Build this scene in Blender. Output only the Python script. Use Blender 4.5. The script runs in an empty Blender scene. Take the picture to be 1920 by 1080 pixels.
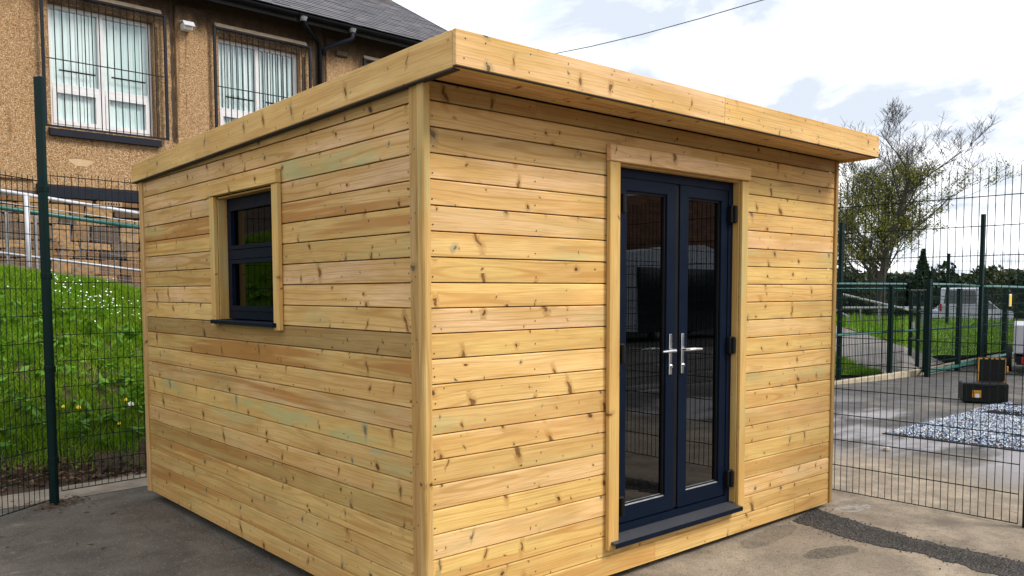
import bpy, math, random
from mathutils import Vector, Matrix, noise as mn
import numpy as np
random.seed(7); np.random.seed(7)
S = bpy.context.scene
COL = S.collection
R_ = math.radians

# ------------------------------------------------------------------ camera
cam = bpy.data.cameras.new('camera'); co = bpy.data.objects.new('camera', cam); COL.objects.link(co)
yaw, pitch, roll = R_(41.2176), R_(-3.6338), R_(-0.1504)
fwd = Vector((math.sin(yaw)*math.cos(pitch), math.cos(yaw)*math.cos(pitch), math.sin(pitch)))
rt = Vector((math.cos(yaw), -math.sin(yaw), 0)); up = rt.cross(fwd)
r2 = rt*math.cos(roll)+up*math.sin(roll); u2 = -rt*math.sin(roll)+up*math.cos(roll)
M = Matrix((r2, u2, -fwd)).transposed().to_4x4(); M.translation = Vector((-2.1574, -3.0408, 1.5561))
co.matrix_world = M
cam.sensor_width = 36; cam.lens = 1574.9/1920*36; cam.shift_y = 105.37/1920
cam.clip_start = 0.05; cam.clip_end = 2000
S.camera = co

# ------------------------------------------------------------------ sky and sun
SUN_EL, SUN_AZ = R_(43), R_(150)          # azimuth clockwise from +Y
W = bpy.data.worlds.new('World'); S.world = W; W.use_nodes = True
wn = W.node_tree; wn.nodes.clear()
sun = bpy.data.lights.new('sun', 'SUN'); sun.energy = 1.2; sun.angle = R_(18); sun.color = (1.0, .95, .87)
so = bpy.data.objects.new('sun', sun); COL.objects.link(so)
sd = Vector((math.sin(SUN_AZ)*math.cos(SUN_EL), math.cos(SUN_AZ)*math.cos(SUN_EL), math.sin(SUN_EL)))
so.rotation_euler = sd.to_track_quat('Z', 'Y').to_euler(); so.location = (6, -20, 20)
S.view_settings.view_transform = 'Standard'; S.view_settings.look = 'None'
S.view_settings.gamma = 1; S.view_settings.use_curve_mapping = False
S.view_settings.exposure = 1.55
S.render.engine = 'CYCLES'

# ------------------------------------------------------------------ node helpers
class G:
    def __init__(s, nt): s.nt = nt
    def n(s, t, **kw):
        nd = s.nt.nodes.new(t)
        for k, v in kw.items(): setattr(nd, k, v)
        return nd
    def link(s, a, b): s.nt.links.new(a, b)
    def put(s, v, sock):
        if isinstance(v, bpy.types.NodeSocket): s.link(v, sock)
        elif v is not None: sock.default_value = v
    def m(s, op, a, b=None, c=None, clamp=False):
        nd = s.n('ShaderNodeMath', operation=op, use_clamp=clamp); s.put(a, nd.inputs[0]); s.put(b, nd.inputs[1]); s.put(c, nd.inputs[2]); return nd.outputs[0]
    def add(s, a, b): return s.m('ADD', a, b)
    def sub(s, a, b): return s.m('SUBTRACT', a, b)
    def mul(s, a, b, clamp=False): return s.m('MULTIPLY', a, b, clamp=clamp)
    def ss(s, v, lo, hi, a=0., b=1.):
        nd = s.n('ShaderNodeMapRange', interpolation_type='SMOOTHSTEP'); s.put(v, nd.inputs[0]); s.put(lo, nd.inputs[1]); s.put(hi, nd.inputs[2]); s.put(a, nd.inputs[3]); s.put(b, nd.inputs[4]); return nd.outputs[0]
    def mr(s, v, lo, hi, a=0., b=1.):
        nd = s.n('ShaderNodeMapRange'); s.put(v, nd.inputs[0]); s.put(lo, nd.inputs[1]); s.put(hi, nd.inputs[2]); s.put(a, nd.inputs[3]); s.put(b, nd.inputs[4]); return nd.outputs[0]
    def xyz(s, x, y, z):
        nd = s.n('ShaderNodeCombineXYZ'); s.put(x, nd.inputs[0]); s.put(y, nd.inputs[1]); s.put(z, nd.inputs[2]); return nd.outputs[0]
    def sep(s, v):
        nd = s.n('ShaderNodeSeparateXYZ'); s.put(v, nd.inputs[0]); return nd.outputs
    def noise(s, v, sc, det=2., rough=.5, dist=0.):
        nd = s.n('ShaderNodeTexNoise'); s.put(v, nd.inputs['Vector']); s.put(sc, nd.inputs['Scale']); s.put(det, nd.inputs['Detail']); s.put(rough, nd.inputs['Roughness']); s.put(dist, nd.inputs['Distortion']); return nd.outputs[0]
    def vor(s, v, sc, rnd=1., feature='F1', dim='3D'):
        nd = s.n('ShaderNodeTexVoronoi', feature=feature, voronoi_dimensions=dim); s.put(v, nd.inputs['Vector']); s.put(sc, nd.inputs['Scale']); s.put(rnd, nd.inputs['Randomness']); return nd.outputs
    def mix(s, f, a, b, bt='MIX'):
        nd = s.n('ShaderNodeMix', data_type='RGBA', blend_type=bt); s.put(f, nd.inputs[0])
        for v, i in ((a, 6), (b, 7)):
            if isinstance(v, (tuple, list)): v = tuple(v)+(1.,) if len(v) == 3 else tuple(v)
            s.put(v, nd.inputs[i])
        return nd.outputs[2]
    def vec(s, op, a, b=None):
        nd = s.n('ShaderNodeVectorMath', operation=op); s.put(a, nd.inputs[0]); s.put(b, nd.inputs[1]); return nd.outputs[0]
    def obj(s): return s.n('ShaderNodeTexCoord').outputs['Object']
    def geo(s): return s.n('ShaderNodeNewGeometry')
    def info(s): return s.n('ShaderNodeObjectInfo').outputs
    def bump(s, h, st=.3, d=.01):
        nd = s.n('ShaderNodeBump'); s.put(st, nd.inputs['Strength']); s.put(d, nd.inputs['Distance']); s.put(h, nd.inputs['Height']); return nd.outputs[0]

def mat(name):
    m = bpy.data.materials.new(name); m.use_nodes = True; nt = m.node_tree; nt.nodes.clear()
    g = G(nt); out = g.n('ShaderNodeOutputMaterial'); b = g.n('ShaderNodeBsdfPrincipled'); g.link(b.outputs[0], out.inputs[0])
    g.b = b; g.out = out; return m, g
def fin(g, col=None, rough=None, nrm=None, metal=None, spec=None):
    b = g.b
    if col is not None: g.put(tuple(col)+(1.,) if isinstance(col, (tuple, list)) and len(col) == 3 else col, b.inputs['Base Color'])
    if rough is not None: g.put(rough, b.inputs['Roughness'])
    if nrm is not None: g.put(nrm, b.inputs['Normal'])
    if metal is not None: g.put(metal, b.inputs['Metallic'])
    if spec is not None: g.put(spec, b.inputs['Specular IOR Level'])

# world: Nishita sky mostly covered by broken white cloud
g = G(wn)
wo = g.n('ShaderNodeOutputWorld'); bg1 = g.n('ShaderNodeBackground'); bg2 = g.n('ShaderNodeBackground'); mx = g.n('ShaderNodeMixShader')
sky = g.n('ShaderNodeTexSky', sky_type='NISHITA', sun_disc=False); sky.sun_elevation = SUN_EL; sky.sun_rotation = SUN_AZ
g.link(sky.outputs[0], bg1.inputs[0]); bg1.inputs[1].default_value = 0.12
d = g.n('ShaderNodeTexCoord').outputs['Generated']; dx, dy, dz = g.sep(d)
k = g.m('DIVIDE', 1., g.add(g.m('MAXIMUM', dz, 0.), .22))
pv = g.xyz(g.mul(dx, k), g.mul(dy, k), 3.1)
n1 = g.noise(g.vec('ADD', pv, (-6., 12., 0.)), 2.2, 8., .55, .35); n2 = g.noise(g.vec('ADD', pv, (7., 3., 1.)), 2.1, 7., .6, .3)
shade = g.mr(n1, .395, .76); shade = g.mul(shade, g.ss(n2, .30, .60, .7, 1.))
ccol = g.mix(shade, (.27, .295, .335), (.88, .87, .86))
g.link(ccol, bg2.inputs[0]); bg2.inputs[1].default_value = 1.0
g.put(g.ss(n2, .26, .42, .72, 1.), mx.inputs[0]); g.link(bg1.outputs[0], mx.inputs[1]); g.link(bg2.outputs[0], mx.inputs[2]); g.link(mx.outputs[0], wo.inputs[0])

# ------------------------------------------------------------------ materials
def wood_mat(name, light=(.73, .495, .195), mid=(.62, .385, .13), late=(.43, .235, .06), knots=1.0, vx=3.3, vz=6.6):
    m, g = mat(name)
    inf = g.info(); rnd = inf['Random']; cs = g.n('ShaderNodeSeparateColor'); g.link(inf['Color'], cs.inputs[0])
    tone, green, red = cs.outputs
    x, y, z = g.sep(g.obj())
    zz = g.sub(z, g.mul(y, .7)); X = g.add(x, g.mul(rnd, 61.7)); Z = g.add(zz, g.mul(rnd, 13.3))
    def knotset(vx, vz, off, keep, s0, s1, tall):
        P = g.xyz(g.add(g.mul(X, vx), off), g.mul(Z, vz), 0.)
        v = g.vor(P, 1., .85, dim='2D'); pc = g.n('ShaderNodeSeparateColor'); g.link(v[1], pc.inputs[0]); c0, c1, c2 = pc.outputs
        px, py, pz = g.sep(v[2]); qx, qy, qz = g.sep(P)
        ddx = g.m('DIVIDE', g.sub(qx, px), vx); ddz = g.m('DIVIDE', g.sub(qy, py), vz)
        wob = g.add(g.mul(g.sub(g.noise(g.xyz(X, Z, 0.), 60., 3.), .5), .012), g.mul(g.sub(g.noise(g.xyz(X, Z, 2.), 18., 1.), .5), .050))
        ddx = g.add(g.add(ddx, wob), g.mul(ddz, g.mul(g.sub(c2, .5), .9)))
        st = g.add(1., g.mul(g.m('POWER', c1, 2.), tall)); ddz2 = g.m('DIVIDE', ddz, st)
        r = g.m('SQRT', g.add(g.mul(ddx, ddx), g.mul(ddz2, ddz2)))
        ex = g.ss(c0, keep, keep+.05); sz = g.add(s0, g.mul(c2, s1))
        core = g.mul(ex, g.ss(r, g.mul(sz, .72), g.mul(sz, 1.05), 1., 0.))
        halo = g.mul(ex, g.ss(r, g.mul(sz, .8), g.mul(sz, 3.0), 1., 0.))
        ring = g.mul(core, g.m('SINE', g.mul(r, 900.)))
        return core, halo, ring, c1, c0
    k1, h1, r1, c2, c0k = knotset(vx, vz, 0., .26, .0046, .0080, 2.8)
    k2, h2, r2_, _, c0j = knotset(vx*1.9, vz*1.45, 17., .44, .0026, .0032, 1.0)
    halo = g.m('MAXIMUM', h1, g.mul(h2, .6)); core = g.m('MAXIMUM', k1, k2)
    # growth rings of a flat-sawn board
    dd = g.add(.012, g.mul(g.noise(g.xyz(g.mul(X, .9), g.mul(rnd, 77.), 0.), 1., 1.), .085))
    hh = g.sub(zz, g.mr(g.m('FRACT', g.mul(rnd, 917.)), 0., 1., -.03, .14))
    rr = g.m('SQRT', g.add(g.mul(hh, hh), g.mul(dd, dd)))
    rr = g.add(rr, g.mul(g.sub(g.noise(g.xyz(g.mul(X, 1.6), g.mul(Z, 11.), 0.), 1., 3.), .5), .016))
    rr = g.add(rr, g.mul(halo, .011))
    s = g.add(g.mul(g.m('SINE', g.mul(rr, 500.)), .6), g.mul(g.m('SINE', g.add(g.mul(rr, 211.), g.mul(rnd, 30.))), .45)); ring = g.ss(s, .05, .95)
    fib = g.noise(g.xyz(g.mul(X, 4.5), g.mul(Z, 210.), 0.), 1., 3., .6)
    blot = g.noise(g.xyz(g.mul(X, 1.3), g.mul(Z, 9.), 4.), 1., 3., .55)
    hue = g.m('FRACT', g.mul(rnd, 53.)); lt = g.mix(g.ss(hue, .1, .45), tuple(v*k_ for v, k_ in zip(light, (.96, .98, .84))), light); lt = g.mix(g.ss(hue, .55, .9), lt, tuple(v*k_ for v, k_ in zip(light, (1.06, 1.03, 1.45))))
    c = g.mix(g.ss(blot, .3, .7), lt, mid)
    c = g.mix(g.mul(ring, g.mul(g.mr(blot, .3, .7, .30, .72), g.ss(g.m('FRACT', g.mul(rnd, 31.)), 0., .8, .55, 1.15))), c, late)
    c = g.mix(g.mul(g.ss(fib, .44, .66), .50), c, late)
    band = g.noise(g.xyz(g.mul(X, .55), g.mul(Z, 15.), g.mul(rnd, 9.)), 1., 2.5, .55)
    rb = g.mul(g.ss(band, .46, .58), red)
    c = g.mix(g.mul(rb, .80), c, (.44, .19, .045))
    gb = g.noise(g.xyz(g.mul(X, 1.5), g.mul(Z, 7.5), g.add(3., g.mul(rnd, 5.))), 1., 3., .6)
    c = g.mix(g.mul(g.ss(gb, .50, .66), g.mul(green, .75)), c, (.42, .42, .19))
    gb2 = g.noise(g.xyz(g.mul(X, 2.6), g.mul(Z, 19.), g.add(8., g.mul(rnd, 5.))), 1., 4., .6, .6)
    c = g.mix(g.mul(g.mul(g.ss(gb2, .62, .72), green), .7), c, (.24, .38, .24))
    if knots:
        c = g.mix(g.mul(halo, .60*knots), c, (.36, .18, .045))
        c = g.mix(g.mul(core, .95*knots), c, g.mix(g.ss(c2, .25, .8), (.055, .026, .012), (.16, .075, .022)))
        c = g.mix(g.mul(g.ss(r1, .3, 1.), .5*knots), c, (.26, .14, .05))
    gs = g.mul(g.mul(g.m('MAXIMUM', g.mul(h1, g.ss(c0k, .86, .88)), g.mul(h2, g.ss(c0j, .93, .95))), g.sub(1., g.mul(core, .6))), g.mr(green, 0., .6, .10, .45))
    c = g.mix(gs, c, (.27, .40, .27))
    # small nail-like flecks and dirt
    fl = g.noise(g.xyz(g.mul(X, 16.), g.mul(Z, 60.), 1.), 1., 2.); c = g.mix(g.ss(fl, .74, .80, 0., .45), c, (.16, .09, .04))
    tn = g.mul(tone, g.mr(g.noise(g.xyz(g.mul(X, 2.2), g.mul(Z, 3.), 9.), 1., 2.), .3, .7, .90, 1.06))
    c = g.mix(1., c, g.xyz(tn, tn, tn), 'MULTIPLY')
    h = g.add(g.mul(ring, -.35), g.add(g.mul(fib, .5), g.mul(core, -.5)))
    fin(g, c, .62, g.bump(h, .25, .0012), spec=.28)
    return m
WOOD = wood_mat('treated_timber')
TRIMW = wood_mat('planed_timber', light=(.66, .44, .155), mid=(.56, .34, .10), late=(.41, .23, .06), vx=1.8, vz=5.0)

def plain(name, col, rough=.5, metal=0., spec=.5, var=.12, sc=8., bump=0.):
    m, g = mat(name); o = g.obj(); n = g.noise(o, sc, 4., .6)
    c = g.mix(1., col, g.xyz(*[g.mr(n, .3, .7, 1-var, 1+var)]*3), 'MULTIPLY')
    fin(g, c, g.mr(n, .3, .7, max(rough-.08, .02), min(rough+.08, 1.)), g.bump(n, bump, .005) if bump else None, metal, spec); return m
NAVY = plain('navy_upvc', (.0030, .0075, .0190), .45, spec=.10, var=.08)
SILLM = plain('slate_sill', (.04, .042, .05), .5, var=.1, sc=30.)
CHROME = plain('satin_chrome', (.72, .72, .73), .24, 1., var=.05)
GREENP = plain('dark_green_powder_coat', (.003, .014, .013), .5, spec=.12, var=.15)
POSTG = plain('deep_green_post_coat', (.002, .016, .0145), .4, spec=.12, var=.15)
GREENR = plain('teal_green_powder_coat', (.02, .115, .10), .4, var=.15)
WHITEP = plain('white_painted_steel', (.52, .52, .56), .45, var=.1)
GALV = plain('galvanised_steel', (.30, .31, .33), .45, .6, var=.2, sc=20.)
UPVC = plain('white_upvc', (.80, .79, .80), .4, var=.04)
BLACKP = plain('black_gloss_paint', (.004, .0045, .006), .5, spec=.15, var=.2)
BLUEBLK = plain('blue_black_paint', (.008, .010, .018), .55, spec=.2, var=.25)
SOFFITB = plain('black_soffit', (.008, .008, .008), .7)
FELT = plain('roof_felt', (.03, .03, .032), .9, var=.2, sc=20.)
DARKT = plain('dark_bearer_timber', (.03, .022, .016), .9)
LINING = plain('dark_lining', (.035, .033, .03), .9)
WHITEB = plain('white_lamp_plastic', (.75, .75, .72), .4, var=.05)
STONEL = plain('pale_lintel_stone', (.55, .42, .27), .85, var=.2, sc=12., bump=.2)
BLACKPL = plain('black_plastic', (.006, .006, .0065), .5, spec=.2, var=.2)
YELLOW = plain('yellow_plastic', (.52, .25, .015), .45, var=.1)
YSIGN = plain('yellow_sign', (.80, .55, .02), .5, var=.05)
PAPER = plain('white_paper_label', (.7, .7, .68), .7, var=.1)
REDL = plain('red_lens', (.45, .01, .01), .2, var=.1)
RUBBER = plain('tyre_rubber', (.012, .012, .012), .8)
CARW = plain('white_car_paint', (.62, .66, .72), .25, var=.05)
CARS = plain('silver_car_paint', (.45, .50, .56), .25, .3, var=.05)
CARGL = plain('dark_car_glass', (.02, .026, .032), .08, spec=.8, var=.1)
TRAILP = plain('grey_trailer_panel', (.42, .42, .45), .5, var=.1)
KERBM = plain('pale_kerb_stone', (.42, .35, .25), .85, var=.22, sc=9., bump=.2)
CABLEM = plain('cable_sheath', (.10, .12, .17), .6)
def brick_mat():
    m, g = mat('mixed_brick'); o = g.obj(); x, y, z = g.sep(o)
    bt = g.n('ShaderNodeTexBrick'); g.link(g.xyz(g.add(x, y), z, 0.), bt.inputs['Vector'])
    bt.inputs['Scale'].default_value = 1.; bt.inputs['Brick Width'].default_value = .45; bt.inputs['Row Height'].default_value = .15; bt.inputs['Mortar Size'].default_value = .012
    bt.inputs['Color1'].default_value = (.30, .13, .06, 1); bt.inputs['Color2'].default_value = (.16, .07, .035, 1); bt.inputs['Mortar'].default_value = (.10, .085, .07, 1)
    fin(g, bt.outputs[0], .85); return m
BRICKM = brick_mat()

def glass(name, tint, refl=1.0):
    m = bpy.data.materials.new(name); m.use_nodes = True; nt = m.node_tree; nt.nodes.clear(); g = G(nt)
    out = g.n('ShaderNodeOutputMaterial'); tr = g.n('ShaderNodeBsdfTransparent'); gl = g.n('ShaderNodeBsdfGlossy'); mxs = g.n('ShaderNodeMixShader')
    tr.inputs[0].default_value = tint+(1,); gl.inputs['Roughness'].default_value = .012; gl.inputs['Color'].default_value = (.95, .97, 1, 1)
    fr_ = g.n('ShaderNodeFresnel'); fr_.inputs[0].default_value = 1.5; fr = g.n('ShaderNodeMath', operation='MULTIPLY'); g.link(fr_.outputs[0], fr.inputs[0]); g.put(g.sub(1., g.geo().outputs['Backfacing']), fr.inputs[1])
    wv = g.noise(g.obj(), 1.3, 1.); bn = g.bump(wv, .12, .01); g.link(bn, gl.inputs['Normal'])
    g.put(g.mul(fr.outputs[0], refl, True), mxs.inputs[0]); g.link(tr.outputs[0], mxs.inputs[1]); g.link(gl.outputs[0], mxs.inputs[2]); g.link(mxs.outputs[0], out.inputs[0]); return m
GLASSD = glass('tinted_door_glass', (.13, .14, .16), 1.8)
GLASSN = glass('dark_window_glass', (.12, .13, .14), .75)
GLASSW = glass('clear_window_glass', (.985, .99, .99), 3.0)

def render_mat():   # pebble-dash render
    m, g = mat('pebble_dash'); o = g.obj(); x, y, z = g.sep(o)
    v = g.vor(o, 68., 1.); v2 = g.vor(o, 110., 1.)
    pc = g.n('ShaderNodeSeparateColor'); g.link(v[1], pc.inputs[0])
    c = g.mix(pc.outputs[0], (.51, .295, .14), (.69, .445, .24)); c = g.mix(g.ss(pc.outputs[1], .80, .9), c, (.80, .60, .38)); c = g.mix(g.ss(pc.outputs[2], .88, .96), c, (.32, .18, .085))
    c = g.mix(g.ss(v[0], .45, .8, 0., .5), c, (.22, .12, .05))
    big = g.noise(o, .9, 5., .6); c = g.mix(g.ss(big, .52, .7, 0., .35), c, (.46, .26, .11)); sm_ = g.noise(g.vec('MULTIPLY', o, (3.2, 3.2, .45)), 1., 6., .7); c = g.mix(g.ss(sm_, .56, .72, 0., .45), c, (.27, .15, .075))
    rn = g.noise(g.vec('MULTIPLY', o, (9., 9., .55)), 1., 5., .65); c = g.mix(g.mul(g.ss(rn, .56, .66, 0., .55), g.ss(z, 3.2, 3.9)), c, (.24, .13, .06))
    # eaves shadow painted in with sooty staining, below the eaves and beside openings
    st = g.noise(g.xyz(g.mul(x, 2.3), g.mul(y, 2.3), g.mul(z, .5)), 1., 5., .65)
    shade_soot = g.mul(g.ss(g.add(z, g.mul(st, .9)), 6.05, 6.6), .93); c = g.mix(shade_soot, c, (.045, .030, .02))
    fin(g, c, .95, g.bump(g.sub(1., g.m('MINIMUM', v[0], v2[0])), .9, .03), spec=.15); return m
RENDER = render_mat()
def streak_mat():
    m, g = mat('wet_soot_stain'); n = g.noise(g.obj(), 14., 5., .65); fin(g, g.mix(n, (.02, .014, .01), (.10, .06, .03)), .9, g.bump(n, .6, .02)); return m
STREAK = streak_mat()
def slate_mat():
    m, g = mat('roof_slate'); ge = g.geo(); r = ge.outputs['Random Per Island']; o = g.obj()
    c = g.mix(r, (.050, .048, .056), (.10, .095, .105)); c = g.mix(g.ss(r, .88, .95), c, (.125, .105, .105)); n = g.noise(o, 6., 5., .6)
    c = g.mix(g.ss(n, .55, .75, 0., .4), c, (.11, .10, .075)); fin(g, c, .55, g.bump(n, .3, .01), spec=.4); return m
SLATE = slate_mat()
def stone_mat():
    m, g = mat('rubble_stone'); rnd = g.info()['Random']; o = g.obj(); n = g.noise(g.vec('ADD', o, g.xyz(g.mul(rnd, 40.), 0., 0.)), 5., 6., .65)
    c = g.mix(g.ss(rnd, .15, .85), (.22, .125, .058), (.40, .245, .115)); c = g.mix(g.ss(g.m('FRACT', g.mul(rnd, 37.)),   .76, .84), c, (.11, .08, .06))
    c = g.mix(g.ss(n, .42, .7, 0., .7), c, (.11, .075, .05)); fin(g, c, .95, g.bump(n, .6, .02), spec=.1); return m
STONE = stone_mat()
MORTAR = plain('dark_mortar', (.085, .066, .05), .95, var=.3, sc=12., bump=.3)

def ground_mat():
    m, g = mat('worn_tarmac'); p = g.geo().outputs['Position']; x, y, z = g.sep(p)
    big = g.noise(p, .55, 6., .62); med = g.noise(p, 3.2, 6., .65); fine = g.noise(p, 60., 4., .7); grit = g.vor(p, 95., 1.); sp = g.vor(p, 30., 1.)
    gc = g.n('ShaderNodeSeparateColor'); g.link(grit[1], gc.inputs[0])
    dark = g.mix(g.ss(med, .3, .72), (.092, .080, .066), (.150, .132, .110))
    dark = g.mix(g.mul(g.ss(big, .52, .66), .55), dark, (.125, .088, .064))
    pale = g.mix(g.ss(med, .32, .7), (.20, .16, .118), (.37, .30, .22)); pale = g.mix(g.mul(g.ss(big, .45, .7), .6), pale, (.20, .165, .125))
    grey = g.mix(g.ss(med, .3, .7), (.045, .043, .043), (.090, .084, .081)); grey = g.mix(g.ss(g.noise(p, .9, 4., .6), .5, .68, 0., .6), grey, (.20, .175, .145))
    w = g.mul(g.sub(big, .5), 1.3)
    a = g.ss(g.add(g.sub(x, g.mul(y, .45)), w), .2, 1.5)        # dark tarmac to pale worn concrete
    b = g.ss(g.add(g.sub(x, g.mul(y, -.10)), g.mul(w, 1.5)), 4.9, 6.4)      # to the grey yard
    c = g.mix(a, dark, pale); c = g.mix(b, c, grey)
    c = g.mix(g.ss(gc.outputs[0], .86, .96, 0., .35), c, g.mix(gc.outputs[1], (.03, .028, .026), (.40, .36, .31)))
    c = g.mix(g.ss(fine, .52, .72, 0., .5), c, (.05, .043, .037)); c = g.mix(g.ss(g.noise(p, 19., 5., .7), .60, .70, 0., .6), c, (.042, .037, .032))
    gr2 = g.noise(p, 130., 3., .8); c = g.mix(1., c, g.xyz(*[g.mr(gr2, .3, .7, .72, 1.26)]*3), 'MULTIPLY'); ck = g.vor(g.vec('ADD', p, g.mul(g.noise(p, 2.4, 5., .7), .9)), .75, 1., 'DISTANCE_TO_EDGE')[0]; c = g.mix(g.mul(g.ss(ck, .002, .010, 1., 0.), .22), c, (.035, .031, .027))
    # old pale mortar scuffs
    sc = g.noise(g.vec('MULTIPLY', p, (1.1, 2.6, 1.)), 1.3, 6., .7, .5); c = g.mix(g.ss(sc, .61, .72, 0., .6), c, (.36, .31, .25))
    # damp marks with outlines of their own
    def ell(cx, cy, rx, ry, rot, k):
        ca, sa = math.cos(rot), math.sin(rot); ux_ = g.sub(x, cx); uy_ = g.sub(y, cy)
        e1 = g.m('DIVIDE', g.add(g.mul(ux_, ca), g.mul(uy_, sa)), rx); e2 = g.m('DIVIDE', g.sub(g.mul(uy_, ca), g.mul(ux_, sa)), ry)
        q = g.add(g.m('SQRT', g.add(g.mul(e1, e1), g.mul(e2, e2))), g.mul(g.sub(med, .5), k)); return g.ss(q, .92, 1.02, 1., 0.)
    wet = g.m('MAXIMUM', ell(2.63, -.535, .215, .085, -.25, .9), g.mul(ell(2.62, -.10, .34, .10, .1, 1.6), .55))
    c = g.mix(g.mul(wet, .72), c, g.mix(g.ss(gc.outputs[1], .3, .8), (.05, .044, .036), (.13, .115, .09)))
    salt = g.mul(ell(3.66, -.13, .17, .08, -.3, 2.6), g.ss(g.noise(p, 17., 5., .7), .40, .58)); c = g.mix(g.mul(salt, .5), c, (.48, .46, .44))
    film = g.mul(g.mul(g.ss(g.noise(g.vec('MULTIPLY', p, (.5, .9, 1.)), 1.0, 5., .6), .46, .60), g.ss(x, 10.5, 8.0)), b)
    c = g.mix(g.mul(film, .62), c, (.33, .31, .325))  # wet sheen painted as a paler colour on the grey yard
    ro = g.sub(.88, g.mul(film, .42)); h = g.add(g.mul(grit[0], -.5), g.add(g.mul(fine, .6), g.mul(med, .8)))
    fin(g, c, ro, g.bump(h, .55, .008), spec=.3); return m
GROUND = ground_mat()
def soil_mat():
    m, g = mat('bank_soil'); p = g.obj(); n = g.noise(p, 9., 6., .7); fin(g, g.mix(n, (.022, .014, .008), (.11, .068, .040)), .95, g.bump(n, .8, .04)); return m
SOIL = soil_mat()
def gravel_mat():
    m, g = mat('loose_chippings'); p = g.obj(); v = g.vor(p, 70., 1.); pc = g.n('ShaderNodeSeparateColor'); g.link(v[1], pc.inputs[0])
    fin(g, g.mix(pc.outputs[0], (.020, .018, .017), (.085, .076, .066)), .9, g.bump(v[0], 1., .012)); return m
GRAVEL = gravel_mat()
def leafy(name, a, b, c3, trans=.25, rough=.6):
    m = bpy.data.materials.new(name); m.use_nodes = True; nt = m.node_tree; nt.nodes.clear(); g = G(nt)
    out = g.n('ShaderNodeOutputMaterial'); ge = g.geo(); r = ge.outputs['Random Per Island']; p = ge.outputs['Position']
    n = g.noise(p, 1.6, 3.); c = g.mix(r, a, b); c = g.mix(g.ss(n, .45, .65), c, c3)
    pb = g.n('ShaderNodeBsdfPrincipled'); g.put(c, pb.inputs['Base Color']); pb.inputs['Roughness'].default_value = rough; pb.inputs['Specular IOR Level'].default_value = .25
    tl = g.n('ShaderNodeBsdfTranslucent'); g.put(c, tl.inputs[0]); mxs = g.n('ShaderNodeMixShader'); mxs.inputs[0].default_value = trans
    g.link(pb.outputs[0], mxs.inputs[1]); g.link(tl.outputs[0], mxs.inputs[2]); g.link(mxs.outputs[0], out.inputs[0]); return m
GRASS = leafy('grass_blade', (.060, .155, .004), (.27, .42, .016), (.14, .29, .006), .35)
WEED = leafy('weed_leaf', (.06, .16, .010), (.13, .28, .02), (.08, .20, .015), .25)
FOLI = leafy('spring_leaf', (.16, .185, .022), (.34, .32, .065), (.23, .25, .04), .4)
EVER = leafy('evergreen_leaf', (.010, .022, .008), (.032, .06, .016), (.02, .035, .012), .1)
EVER2 = leafy('mixed_hedge_leaf', (.03, .045, .012), (.085, .10, .03), (.05, .07, .02), .15)
PETAL = plain('white_petal', (.82, .82, .80), .7, var=.05)
DANDY = plain('dandelion_yellow', (.85, .60, .02), .7, var=.05)
DEADL = leafy('dead_leaf', (.10, .055, .028), (.24, .14, .075), (.05, .03, .018), .1)
BARK = plain('grey_bark', (.05, .042, .034), .9, var=.35, sc=4., bump=.4)
def lawn_mat():
    m, g = mat('lawn_turf'); p = g.obj(); n = g.noise(p, 3., 6., .7); fin(g, g.mix(n, (.07, .15, .012), (.17, .29, .025)), .9, g.bump(n, .6, .05)); return m
LAWN = lawn_mat()
def path_mat():
    m, g = mat('path_tarmac'); p = g.obj(); n = g.noise(p, 2., 6., .65); fin(g, g.mix(n, (.15, .14, .135), (.25, .23, .21)), .9); return m
PATHM = path_mat()
def rug_mat():
    m, g = mat('rag_scraps'); r = g.geo().outputs['Random Per Island']
    rp = g.n('ShaderNodeValToRGB'); g.link(r, rp.inputs[0]); cr = rp.color_ramp; cr.interpolation = 'CONSTANT'
    cols = [(0, (.70, .71, .73)), (.36, (.50, .57, .70)), (.54, (.22, .31, .46)), (.68, (.06, .18, .45)), (.80, (.02, .025, .04)), (.88, (.36, .46, .44)), (.93, (.45, .26, .26)), (.955, (.62, .58, .50))]
    cr.elements[0].color = cols[0][1]+(1,); cr.elements[1].position = cols[1][0]; cr.elements[1].color = cols[1][1]+(1,)
    for pos, c in cols[2:]:
        e = cr.elements.new(pos); e.color = c+(1,)
    fin(g, rp.outputs[0], .9, spec=.1); return m
RUG = rug_mat()
def blind_mat():
    m, g = mat('pale_blind_fabric'); rnd = g.info()['Random']; fin(g, g.mix(rnd, (.62, .80, .78), (.84, .95, .92)), .7); return m
BLIND = blind_mat()
ROOMD = plain('dim_room_wall', (.10, .11, .12), .9)

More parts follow.
